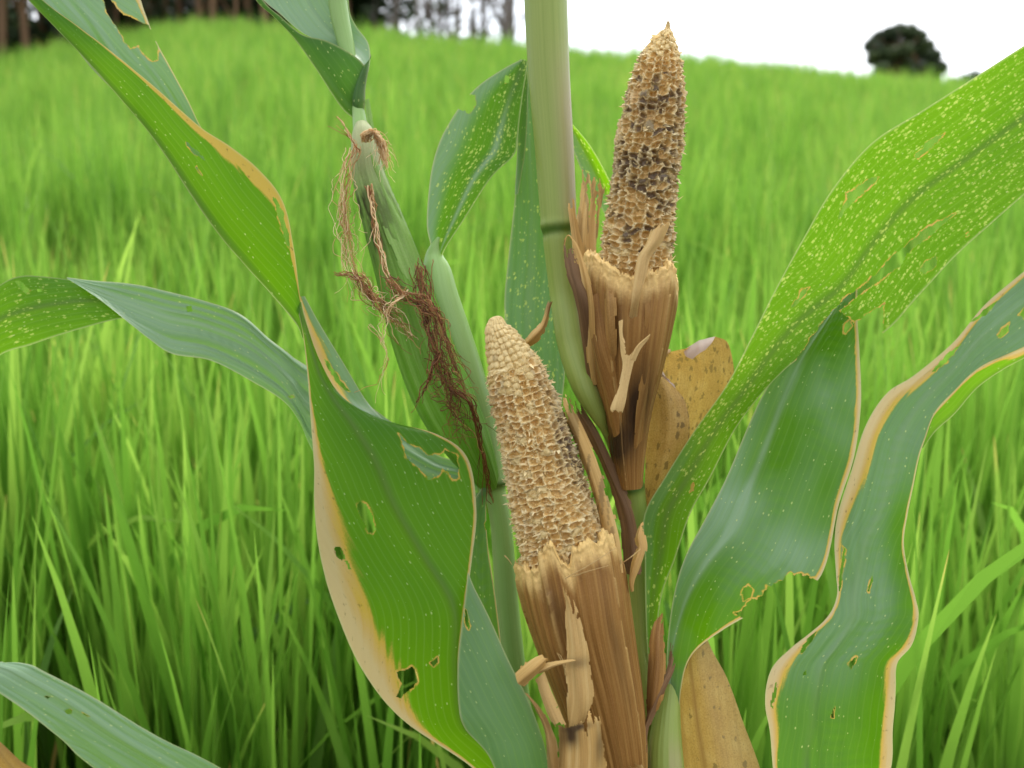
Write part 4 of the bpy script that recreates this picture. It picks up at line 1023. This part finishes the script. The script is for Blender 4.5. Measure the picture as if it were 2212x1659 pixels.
tag(g.build("dead_leaf", MAT_DRYLEAF, plant1), "smooth folded brown dead leaf behind the upper husk")
g = Geo()
sheet(g, [(1500, 1900, 57.4, 1600, 1880, 57.4), (1488, 1780, 57.6, 1668, 1760, 57.2), (1478, 1660, 57.6, 1642, 1660, 57), (1470, 1560, 57.6, 1606, 1562, 57), (1468, 1480, 57.6, 1572, 1468, 57), (1472, 1420, 57.6, 1540, 1408, 57.2), (1490, 1350, 57.6, 1515, 1350, 57.5)],
      bulge=0.5, seed=76, spot=0.20, um=0.22,
      extra=lambda X, Y, u, t, W, S, D: (np.clip(0.12 * sstep(0.35, 0.6, u), 0, 1), S, np.clip(0.9 * np.exp(-((u - 0.28) / 0.06) ** 2) + 0.45 * sstep(0.12, 0.0, u), 0, 1)))
tag(g.build("dead_leaf", MAT_DRYLEAF, plant1), "dry tan leaf hanging at the bottom right of the stalk")

# ------------------------------------------------------------------ SECOND CORN PLANT with the green ear and red silk
b2 = P(1165, 1900, 59.5); base2 = np.array([b2[0] + 0.005, b2[1] + 0.03, float(ground_z(b2[0], b2[1] + 0.03))])
plant2 = thing("corn_plant", base2, "second corn plant left of the chewed cobs with a green ear and reddish silk", "corn plant")
g = Geo()
tube(g, [(948, 512, 59.2, 3), (940, 532, 59.3, 11), (938, 556, 59.4, 21), (944, 590, 59.2, 32), (953, 640, 59, 37), (978, 720, 59, 39), (1005, 800, 59, 38), (1030, 880, 59, 35), (1050, 960, 59, 29), (1065, 1035, 59, 26), (1069, 1060, 59, 23), (1083, 1140, 59, 23), (1095, 1300, 59, 25), (1108, 1420, 59, 25), (1130, 1600, 59.3, 27), (1165, 1900, 59.5, 30)],
     nth=36, ribs=0.006, nrib=30, ring=ringf([(1048, 9)]), bump=lambda y, th: 0.14 * np.exp(-((y - 1046) / 9) ** 2), blush=lambda y, th: 0.25 * sstep(1050, 1080, y) * sstep(0.2, 1, -np.sin(th)))
pb = P(1165, 1900, 59.5)
world_tube(g, [pb + [0, 0, 0.012], pb * 0.5 + base2 * 0.5, base2 - [0, 0, 0.03]], [0.0083, 0.0095, 0.012], 24)
stalk2 = g.build("stalk", MAT_SHEATH, plant2)
# slim shoot above the ear
g = Geo()
tube(g, [(690, -380, 61.2, 17), (722, -60, 61, 20), (733, 30, 61, 20), (746, 90, 60.9, 18), (760, 160, 60.6, 15), (772, 225, 60, 13), (780, 290, 59.4, 17)], nth=24)
g.build("shoot", MAT_SHEATH, plant2)

# green ear
def lean_ear(g, axis, seed, **kw):
    tube(g, axis, nth=90, step=3.0, ribs=0.0, seed=seed, **kw)
g = Geo()
ehb = lambda y, th: 0.012 * np.sin(th * 34) + 0.05 * (((th / (2 * np.pi) * 4 + 0.15 + y / 4000) % 1.0)) + 0.03 * (fbm(th * 3, y / 120, 8) - 0.5)
lean_ear(g, [(781, 268, 59.2, 13), (786, 300, 58.8, 26), (796, 380, 58.4, 34), (828, 480, 58.1, 44), (864, 590, 57.9, 52), (898, 700, 57.8, 60), (934, 800, 57.8, 64), (972, 885, 57.9, 62), (1012, 960, 58.1, 50), (1045, 1020, 58.5, 32), (1062, 1052, 58.8, 20)], 81, bump=ehb,
         pale=lambda y, th: 0.85 * sstep(470, 300, y) + 0.2 * sstep(680, 430, y),
         dark=lambda y, th: np.clip(0.6 * sstep(0.25, -0.5, np.sin(th)) * sstep(330, 430, y) * sstep(620, 520, y) * sstep(.4, .6, fbm(th * 6, y / 40, 12)) + .45 * sstep(400, 440, y) * sstep(600, 500, y) * sstep(.35, .6, fbm(th * 9, y / 30, 13)), 0, 1))
ear3 = tag(g.build("ear", MAT_GHUSK, plant2), "unopened green ear in its husk with silk")
def gsheet(secs, mat, parent, root, name, label=None, **kw):
    g = Geo(); sheet(g, secs, **kw); o = g.build(name, mat, root, parent)
    if label: tag(o, label)
    return o
strip([(912, 690, 57.0, 926, 660, 57.6), (884, 625, 56.5, 915, 606, 57.5), (852, 560, 56.5, 905, 552, 57.5), (822, 480, 56.9, 878, 490, 57.6), (796, 400, 57.4, 842, 415, 57.9), (774, 340, 57.9, 820, 343, 58.2), (768, 300, 58.2, 798, 294, 58.4)], MAT_GHUSK, ear3, plant2, "pale green outer husk leaf", pale=0.22, bulge=0.3, seed=83)
strip([(787, 215, 59.6, 797, 212, 59.6), (792, 260, 59.2, 806, 258, 59.2), (800, 330, 58.8, 824, 330, 58.8), (818, 400, 58.4, 842, 395, 58.5), (850, 470, 58.2, 872, 462, 58.4)], MAT_GHUSK, ear3, plant2, pale=0.3, bulge=0.1, seed=84)
strip([(930, 850, 56.6, 955, 830, 56.6), (884, 740, 56.3, 930, 720, 56.3), (848, 650, 56.5, 890, 636, 56.4), (816, 560, 56.9, 850, 552, 56.7), (798, 470, 57.3, 812, 466, 57.2)], MAT_GHUSK, ear3, plant2, bulge=0.15, seed=85, pale=0.08)

# leaves of plant 2
g = Geo()
sheet(g, [(1058, 1052, 59.2, 1052, 1080, 59.2), (990, 1000, 59.8, 1000, 1092, 59.6), (930, 975, 60.2, 920, 1085, 60), (800, 880, 60.8, 800, 1050, 60.5), (715, 826, 61, 720, 1010, 60.7), (655, 786, 61.2, 680, 984, 60.8), (620, 760, 61.3, 648, 915, 60.8), (580, 730, 61.5, 612, 866, 60.8), (520, 681, 61.8, 545, 822, 60.8), (433, 653, 62, 455, 774, 60.8), (360, 636, 62.2, 372, 758, 60.6), (300, 623, 62.2, 325, 728, 60.6), (240, 613, 62, 272, 689, 60.8), (185, 606, 61.8, 213, 645, 61), (143, 600, 61.6, 150, 604, 61.4)],
      bulge=0.35, vee=-0.2, um=0.42, wax=0.95, spot=0.0, seed=91, bands=0.32, ripple=0.22, rip_freq=22, pleat=0.012, wave=0.9, holes=[[(622, 856), (632, 854), (636, 858), (628, 860)], [(403, 662), (414, 660), (416, 672), (405, 674)]], rim=4, rimdry=0.3)
def fleckb(X, Y, u, t, W, S, D):
    return W, 0.42 + 0 * X, D
sheet(g, [(240, 640, 62.2, 300, 690, 61.6), (205, 615, 62.2, 262, 689, 61.4), (143, 602, 62.2, 205, 702, 61.2), (83, 596, 62, 130, 724, 61), (40, 598, 61.6, 67, 745, 60.8), (0, 616, 61.2, 0, 768, 60.6), (-60, 660, 60.8, -60, 830, 60.2), (-140, 760, 60.4, -140, 870, 60), (-190, 870, 60, -190, 890, 60)],
      bulge=0.3, um=0.52, seed=92, extra=fleckb, ripple=0.2, holes=[[(33, 608), (48, 608), (55, 618), (66, 628), (56, 634), (42, 622)], [(80, 625), (92, 624), (90, 630), (82, 630)]], rim=3, rimdry=0.25, vee=-0.15)
tag(g.build("leaf", MAT_LEAF, plant2), "blue-grey arching leaf whose flecked green tip turns over at the left edge")

g = Geo()
def fl2(X, Y, u, t, W, S, D):
    return np.clip(0.85 * sstep(0.42, 0.10, u) + 0.75 * np.exp(-((u - 0.72) / 0.055) ** 2) * sstep(160, 330, Y), 0, 1), (0.12 + 0.62 * sstep(0.12, 0.4, u) * sstep(560, 430, Y)) + 0 * X, D  # greyish sheen painted along the left margin, then pale midrib and flecks
sheet(g, [(931, 560, 59.2, 952, 560, 59.2), (930, 530, 59.2, 966, 530, 59), (922, 480, 59.2, 1000, 478, 58.9), (930, 380, 59.4, 1060, 385, 58.8), (948, 310, 59.6, 1110, 335, 58.9), (975, 258, 59.8, 1118, 300, 59.1), (1005, 215, 60, 1122, 262, 59.4), (1040, 180, 60.2, 1128, 215, 59.7), (1090, 147, 60.5, 1136, 165, 60.2), (1126, 128, 60.7, 1140, 132, 60.6)],
      bulge=-0.4, um=0.72, vee=0.1, seed=93, tk=0.45, extra=fl2, holes=[[(1000, 205), (1026, 205), (1028, 225), (1022, 238), (1012, 245), (1004, 240), (990, 236), (970, 240)], [(1092, 162), (1100, 165), (1099, 178), (1090, 180)]], rim=3, rimdry=0.3, rag=1.0)
sheet(g, [(1124, 130, 60.7, 1134, 128, 60.8), (1118, 170, 61, 1140, 160, 61), (1116, 240, 61.2, 1141, 200, 61.2), (1117, 320, 61.3, 1136, 320, 61), (1112, 420, 61.3, 1120, 420, 61)], bulge=0.1, wax=0.5, spot=0.1, seed=94, um=0.9)
def fl3(X, Y, u, t, W, S, D):
    return 0.55 + 0.35 * (fbm(u * 6, t * 3, 5) - 0.2), (0.10 + 0.35 * sstep(350, 600, Y)) + 0 * X, D
sheet(g, [(1128, 132, 61, 1146, 140, 61.4), (1126, 200, 61.4, 1165, 200, 62), (1120, 320, 61.6, 1200, 300, 62.4), (1112, 430, 61.8, 1230, 430, 62.6), (1098, 560, 62, 1250, 560, 62.8), (1090, 660, 62, 1240, 660, 62.6), (1100, 760, 61.8, 1225, 760, 62.4), (1130, 850, 61.6, 1215, 860, 62), (1165, 930, 61.4, 1200, 930, 61.6)],
      bulge=0.3, um=0.35, seed=95, extra=fl3, vee=-0.3, tk=0.7, bands=0.12)
sheet(g, [(1170, 240, 62.6, 1200, 230, 62.4), (1215, 270, 62.6, 1243, 275, 62.2), (1236, 320, 62.5, 1280, 322, 62), (1262, 380, 62.4, 1318, 392, 61.9), (1300, 450, 62.4, 1335, 440, 62), (1330, 520, 62.4, 1345, 500, 62.2)],
      bulge=-0.2, um=0.45, seed=96, extra=lambda X, Y, u, t, W, S, D: (0.8 * sstep(0.55, 0.4, u), 0.5 + 0 * X, D))
tag(g.build("leaf", MAT_LEAF, plant2), "yellow-flecked leaf folded over in a sharp peak left of the stalk")

g = Geo()
sheet(g, [(380, -330, 62, 384, -334, 62), (450, -190, 61.5, 470, -190, 61.5), (510, -80, 61, 525, -80, 61), (553, 0, 60.8, 568, 0, 60.6), (590, 35, 60.6, 606, 36, 60.4), (633, 80, 60.4, 652, 74, 60.1), (682, 148, 60.2, 705, 88, 59.8), (715, 200, 60, 762, 118, 59.6), (742, 238, 60, 790, 148, 59.6), (764, 256, 60, 787, 190, 59.8), (775, 262, 60, 782, 235, 60)],
      bulge=0.35, um=0.1, seed=97, spot=0.10, wax=0.12, tk=0.8)
sheet(g, [(382, -332, 62.1, 390, -338, 62.2), (455, -190, 61.8, 640, -220, 62.4), (520, -80, 61.4, 740, -90, 62.2), (560, -10, 61.3, 752, -10, 62.1), (605, 30, 61.2, 757, 30, 61.9), (655, 72, 61, 772, 60, 61.6), (710, 95, 60.8, 794, 90, 61.2), (765, 122, 60.5, 800, 122, 60.8), (790, 150, 60.2, 796, 155, 60.4)], bulge=-0.5, um=0.5, seed=98, wax=1.0, spot=0.0)
sheet(g, [(786, 140, 59.8, 799, 118, 60), (770, 165, 59.7, 796, 150, 59.9), (760, 195, 59.7, 790, 190, 59.8), (759, 225, 59.8, 789, 225, 59.8), (768, 250, 60, 786, 255, 60)], bulge=0.4, um=0.9, seed=99, tk=0.8, wax=0.2, spot=0.05)
tag(g.build("leaf", MAT_LEAF, plant2), "short curled leaf cupping the shoot above the green ear")

g = Geo()
sheet(g, [(1040, 1055, 58.2, 1056, 1052, 58.2), (1020, 1090, 57.8, 1050, 1100, 58), (1010, 1160, 57.4, 1054, 1180, 57.6), (1006, 1240, 57.2, 1066, 1260, 57.4), (1010, 1330, 57.2, 1077, 1340, 57.4), (1040, 1420, 57.4, 1086, 1420, 57.6), (1090, 1560, 58, 1112, 1560, 58)], bulge=0.4, um=0.1, seed=100, wax=0.45, spot=0.04, pleat=0.02, dryR=[(0, .05), (.3, .04), (1, .04)],
      holes=[[(1050, 1125), (1046, 1132), (1050, 1145), (1058, 1150)]])
tag(g.build("leaf", MAT_LEAF, plant2), "pale sheath blade hanging beside the slim stalk")
g = Geo()
sheet(g, [(1150, 1950, 58, 1135, 2010, 58), (950, 1860, 54, 900, 1930, 54), (640, 1750, 50, 470, 1830, 50), (473, 1660, 49, 205, 1655, 48.6), (333, 1589, 48.6, 133, 1596, 48.2), (200, 1506, 48.4, 67, 1543, 48), (100, 1453, 48.4, 0, 1498, 48), (60, 1434, 48.6, -60, 1465, 48.2), (0, 1431, 49, -120, 1450, 48.6), (-100, 1450, 50, -190, 1480, 49.5), (-210, 1500, 51, -240, 1530, 51)],
      bulge=0.3, vee=-0.3, um=0.42, seed=101, wax=0.9, spot=0.0, bands=0.2, ripple=0.15, rim=3, rimdry=0.3, holes=[[(96, 1505), (103, 1503), (109, 1506), (102, 1509)], [(138, 1535), (148, 1530), (157, 1534), (155, 1542), (145, 1542)], [(177, 1539), (186, 1543), (194, 1548), (184, 1546)]])
tag(g.build("leaf", MAT_LEAF, plant2), "grey-green leaf crossing the bottom left corner")
g = Geo()
sheet(g, [(150, 1960, 52, 180, 1940, 52), (30, 1720, 50.5, 110, 1705, 50.4), (-20, 1640, 50.2, 40, 1640, 50), (-60, 1560, 50.4, -20, 1585, 50.2), (-110, 1520, 50.6, -100, 1530, 50.6)], seed=102, dry=0.55, bulge=0.2)
tag(g.build("dead_leaf", MAT_DRYLEAF, plant2), "tip of an orange-brown dead leaf in the bottom left corner")

# silk
def silk(parent, guides, seed, name="silk", label=None):
    rng = np.random.default_rng(seed)
    g = Geo()
    for pts, count, spread, rad, t0, t1 in guides:
        count = int(count * 0.8) + 2; t1 = min(1.0, t1 + 0.12)
        pts = np.array(pts, float)
        for i in range(count):
            a0, a1 = sorted(rng.uniform(0, 1, 2)) if rng.random() < 0.55 else (0, 1)
            if a1 - a0 < 0.25: a0, a1 = max(0, a0 - 0.2), min(1, a1 + 0.25)
            T = catmull(pts, 60)
            T = T[int(a0 * 59):int(a1 * 59) + 1]
            n = len(T)
            if n < 6: continue
            s = np.linspace(0, 4.2, n); ph = rng.uniform(0, 100)
            sc = spread * rng.uniform(0.3, 1.2)
            T = T.copy()
            T[:, 0] += (fbm(s * 1.3 + ph, s * 0, seed + i) - 0.5) * 2.6 * sc + rng.normal(0, 0.35) * sc
            T[:, 1] += (fbm(s * 1.3 + ph + 50, s * 0, seed + i) - 0.5) * 2.0 * sc
            T[:, 2] += rng.uniform(-0.5, 0.15) + (fbm(s + ph + 70, s * 0, seed + i) - 0.5) * 0.6
            if rng.random() < 0.35:   # stray end
                k = np.linspace(0, 1, n) ** 3
                T[:, 0] += k * rng.normal(-6, 22); T[:, 1] += k * rng.normal(6, 16)
            w = P(T[:, 0], T[:, 1], T[:, 2])
            world_tube(g, w, rad * rng.uniform(0.6, 1.0) * np.linspace(1, 0.5, n), 5, tint=np.clip(rng.uniform(t0, t1) + 0.1 * rng.normal(), 0, 1))
    o = g.build(name, MAT_SILK, plant2, parent)
    if label: tag(o, label)
    return o
silk(ear3, [([(905, 575, 55.4), (912, 640, 54.9), (925, 690, 54.5), (935, 730, 54.2), (955, 800, 54.1), (985, 845, 54.1), (1012, 862, 54.3)], 50, 24, 0.00030, 0.05, 0.45),
            ([(840, 600, 54.9), (880, 640, 54.5), (915, 655, 54.3), (945, 690, 54.1), (960, 740, 54), (985, 800, 54.1)], 34, 26, 0.00030, 0.1, 0.6),
            ([(940, 780, 54), (960, 830, 54), (975, 870, 54.2), (985, 900, 54.5), (1000, 960, 55.2)], 26, 34, 0.00028, 0.05, 0.4),
            ([(985, 845, 54.1), (1015, 870, 54.4), (1030, 920, 55.1), (1045, 985, 56), (1055, 1050, 57), (1066, 1085, 57.2)], 18, 8, 0.00040, 0.05, 0.35),
            ([(905, 585, 55.6), (925, 640, 55.2), (950, 690, 55.2), (975, 770, 55), (1005, 850, 55)], 14, 8, 0.00036, 0.1, 0.5),
            ([(950, 760, 54.1), (925, 820, 54), (900, 870, 54.2)], 8, 9, 0.00045, 0.2, 0.55),
            ([(770, 590, 55.3), (800, 640, 54.9), (850, 690, 54.6), (890, 730, 54.4)], 34, 24, 0.00028, 0.2, 0.85)], 5, label="matted reddish brown silk over the green ear")
silk(ear3, [([(770, 320, 57.2), (752, 370, 57), (745, 450, 56.8), (752, 530, 56.4), (768, 590, 55.8), (790, 640, 55.4)], 40, 22, 0.00028, 0.6, 1.0),
            ([(800, 400, 56.8), (815, 500, 56.2), (840, 590, 55.4), (870, 650, 54.8)], 14, 9, 0.00040, 0.35, 0.8),
            ([(775, 330, 57.2), (760, 300, 57.2), (742, 270, 57.4), (728, 252, 57.6)], 12, 5, 0.00036, 0.65, 1.0),
            ([(735, 590, 55.6), (770, 600, 55.2), (810, 640, 54.8), (860, 670, 54.6)], 14, 12, 0.00034, 0.35, 0.95),
            ([(880, 630, 54.3), (850, 655, 54), (830, 690, 54), (825, 740, 54.2)], 5, 8, 0.00045, 0.8, 1.0),
            ([(800, 700, 54.8), (835, 760, 54.6), (815, 830, 54.8), (808, 870, 55)], 4, 8, 0.0003, 0.7, 1.0)], 15, label="straw-coloured dry silk along the left of the green ear")
g_pts = []
for k in range(10):
    g_pts.append(([(786 + k, 305, 57), (780 + 3 * k, 292 - k, 56.6), (800 + 2.6 * k, 280 + 2 * k, 56.5), (815 + 2.0 * k, 305 + k, 56.6), (828 + k, 345 + 2.4 * k, 56.8)], 10, 7, 0.00030, 0.85, 1.0))
silk(ear3, g_pts, 25, label="pale curled silk tuft at the ear tip")

# ------------------------------------------------------------------ woods and trees on the hilltop
def bark_mat(name, a, b):
    m, nt = new_mat(name); q = NT(nt)
    p_ = q.obj(); mp = q.n("ShaderNodeMapping"); mp.inputs["Scale"].default_value = (18, 18, 2.5); q.l(p_, mp.inputs[0])
    n_ = q.noise(mp.outputs[0], 1.0, 5, 0.65)
    q.thin(q.mix(n_, a, b), (0, 0, 0), 0.0, 0.85, n_, 0.8, 0.02, 0.2)
    return m
MAT_BARK = bark_mat("bark", (0.10, 0.055, 0.03), (0.26, 0.16, 0.09))
MAT_BARK2 = bark_mat("grey_bark", (0.13, 0.11, 0.10), (0.26, 0.22, 0.19))
MAT_FOL = plain_thin("dark_foliage", [(0.0, (0.018, 0.035, 0.010)), (0.6, (0.045, 0.080, 0.018)), (1.0, (0.09, 0.12, 0.03))], 1.2, 0.25, 0.5)

def leaf_cloud(g, centres, radii, n, size, rng, tint=(0, 1)):
    """many small leaf faces spread through several clumps"""
    centres = np.asarray(centres, float); k = len(centres)
    w = np.asarray([np.prod(r) ** (2 / 3) for r in radii]); idx = rng.choice(k, n, p=w / w.sum())
    d = rng.normal(0, 1, (n, 3)); d /= np.linalg.norm(d, axis=1)[:, None]
    rad = rng.random(n) ** 0.42
    c = centres[idx] + d * rad[:, None] * np.asarray(radii)[idx]
    t1 = rng.normal(0, 1, (n, 3)); t1 /= np.linalg.norm(t1, axis=1)[:, None]
    t2 = np.cross(t1, d + 0.3 * rng.normal(0, 1, (n, 3))); t2 /= np.linalg.norm(t2, axis=1)[:, None]
    s = size * rng.uniform(0.5, 1.3, n)[:, None]
    V = np.stack([c - t1 * s, c + t2 * s * 0.45, c + t1 * s, c - t2 * s * 0.45], 1).reshape(-1, 3)
    F = np.arange(n * 4).reshape(n, 4)
    cl = rng.uniform(tint[0], tint[1], k)[idx]
    g.add(V, F, tint=np.repeat(np.clip(cl + rng.normal(0, 0.15, n), 0, 1), 4))

def thin_tree(x, y, h, r0, rng, mat, leaves, label, group, name="thin_tree", branches=5, lean=0.05):
    z = float(ground_z(x, y))
    root = thing(name, (x, y, z), label, "tree", group)
    g = Geo()
    lx, ly = rng.normal(0, lean, 2)
    hs = np.linspace(0, 1, 9)
    wob = np.cumsum(rng.normal(0, 0.03, (9, 2)), 0)
    pts = np.stack([x + lx * h * hs + wob[:, 0], y + ly * h * hs + wob[:, 1], z - 0.1 + h * hs], -1)
    world_tube(g, pts, r0 * np.linspace(1, 0.35, 9), 8)
    tips = []
    for _ in range(branches):
        k = rng.uniform(0.12, 0.95); p0 = np.array([np.interp(k, hs, pts[:, i]) for i in range(3)])
        an = rng.uniform(0, 2 * np.pi); ln = rng.uniform(0.3, 1.1) * (1.1 - 0.4 * k)
        e = p0 + np.array([math.cos(an) * ln * 0.6, math.sin(an) * ln * 0.6, ln * rng.uniform(0.5, 1.1)])
        m_ = (p0 + e) / 2 + rng.normal(0, 0.05, 3)
        world_tube(g, np.stack([p0, m_, e]), r0 * np.array([0.4, 0.28, 0.12]), 5); tips.append(e)
        for _ in range(3):
            e2 = e + rng.normal(0, 0.25, 3) + [0, 0, 0.15]
            world_tube(g, np.stack([(m_ + e) / 2, (e + e2) / 2 + rng.normal(0, 0.03, 3), e2]), r0 * np.array([0.16, 0.11, 0.05]), 4)
    g.build("trunk", mat, root)
    if leaves:
        g = Geo()
        cen = [pts[-1]] + tips
        leaf_cloud(g, cen, [np.array([0.7, 0.7, 0.6])] + [np.array([0.4, 0.4, 0.3])] * len(tips), leaves, 0.09, rng)
        g.build("crown", MAT_FOL, root)
    return root

rt = np.random.default_rng(77)
for i in range(58):
    X = -620 + i * 25.5 + rt.uniform(-9, 9)
    yy = rt.uniform(16.3, 20.5); x = (X - 1106) / K * yy * 1.03
    thin_tree(x, yy, rt.uniform(5.0, 7.5), rt.uniform(0.035, 0.085), rt, MAT_BARK, 260, "slim brown trunk in the dark row of woods on the hilltop at the upper left", "slim trees in the dark hilltop woods", branches=7)
for i in range(22):
    X = 850 + i * 13.4 + rt.uniform(-7, 7)
    yy = rt.uniform(17, 22); x = (X - 1106) / K * yy * 1.03
    thin_tree(x, yy, rt.uniform(4.0, 6.5), rt.uniform(0.028, 0.06), rt, MAT_BARK2, 70 if i < 14 else 12, "thin nearly bare tree standing against the white sky left of the tall stalk", "bare trees against the sky", branches=18, lean=0.09)
# dark undergrowth that fills the woods
g = Geo()
cen = []; rad = []
for i in range(290):
    X = rt.uniform(-760, 832); yy = rt.uniform(18.5, 24); x = (X - 1106) / K * yy * 1.03
    cen.append([x, yy, float(ground_z(x, yy)) + 4.4 * rt.random() ** 1.6]); rad.append(np.array([rt.uniform(0.5, 0.9), 0.6, rt.uniform(0.5, 1.1)]))
for i in range(44):
    X = -80 + i * 21; yy = 19.0; x = (X - 1106) / K * yy * 1.03
    cen.append([x, yy, float(ground_z(x, yy)) + rt.uniform(0.5, 1.9)]); rad.append(np.array([0.45, 0.4, 0.8]))
for i in range(14):
    X = rt.uniform(845, 1120); yy = rt.uniform(18.5, 22); x = (X - 1106) / K * yy * 1.03
    cen.append([x, yy, float(ground_z(x, yy)) + rt.uniform(0.0, 0.5)]); rad.append(np.array([0.4, 0.3, 0.3]))
leaf_cloud(g, cen, rad, 105000, 0.15, rt, (0.0, 0.5))
tag(g.build("undergrowth", MAT_FOL, smooth=False), "dark tangled undergrowth filling the woods along the hilltop", "undergrowth", kind="stuff")

# round dark tree on the right skyline
def at(X, Y, d):
    return P(X, Y, d * 100)
g = Geo()
tc = at(1950, 130, 40)
tb = np.array([tc[0], tc[1], float(ground_z(tc[0], tc[1]))])
tree = thing("round_tree", tb, "dense dark round-crowned tree standing on the skyline at the right", "tree")
cen = []; rad = []
prof = [(1884, 92), (1900, 76), (1920, 68), (1942, 60), (1964, 62), (1984, 74), (2000, 95), (2014, 116), (2028, 142), (1896, 100), (1910, 112), (1922, 118), (1912, 130), (1942, 132), (1962, 140), (1930, 95), (1960, 92), (1985, 105), (1890, 120), (1905, 145), (1930, 110), (1955, 105), (1980, 120), (2000, 145), (1925, 150), (1950, 150), (1975, 160), (1900, 170), (2015, 165), (1940, 190), (1980, 195)]
for (X, Y) in prof:
    p_ = at(X, Y + 6, 40 + rt.uniform(-0.9, 0.9)); cen.append(p_); rad.append(np.array([0.34, 0.5, 0.32]))
leaf_cloud(g, cen, rad, 22000, 0.09, rt, (0.0, 0.75))
g.build("crown", MAT_FOL, tree, smooth=False)
g = Geo()
world_tube(g, [tb - [0, 0, 0.1], tb + [0.02, 0, (tc[2] - tb[2]) * 0.5], tc + [0, 0, 0.3]], [0.2, 0.15, 0.06], 10)
for (X, Y) in prof[:8]:
    world_tube(g, [tb + [0, 0, (tc[2] - tb[2]) * 0.55], (at(X, Y + 6, 40) + tc) / 2, at(X, Y + 6, 40)], [0.07, 0.045, 0.02], 6)
g.build("trunk", MAT_BARK, tree)
# low bush right of it
sc_ = at(2070, 190, 41); sb = np.array([sc_[0], sc_[1], float(ground_z(sc_[0], sc_[1]))])
bush = thing("bush", sb, "low dark bush on the skyline right of the round tree", "bush")
g = Geo()
leaf_cloud(g, [at(2058, 182, 41), at(2080, 172, 41), at(2105, 165, 41), at(2130, 172, 41), at(2070, 200, 41), at(2100, 195, 41), at(2085, 215, 41)], [np.array([0.3, 0.35, 0.26])] * 7, 1800, 0.08, rt, (0, 0.5))
g.build("foliage", MAT_FOL, bush, smooth=False)
g = Geo()
for e in (at(2058, 185, 41), at(2090, 175, 41), at(2120, 175, 41)):
    world_tube(g, [sb - [0, 0, 0.1], (sb + e) / 2 + [0.03, 0, 0.05], e], [0.05, 0.035, 0.015], 6)
g.build("stem", MAT_BARK, bush)
sp_ = at(2040, 150, 43)
thin_tree(float(sp_[0]), float(sp_[1]), float(at(2040, 88, 43)[2] - ground_z(sp_[0], sp_[1])), 0.02, rt, MAT_BARK2, 0, "faint bare sapling on the skyline just right of the round tree", None, name="sapling", branches=9)
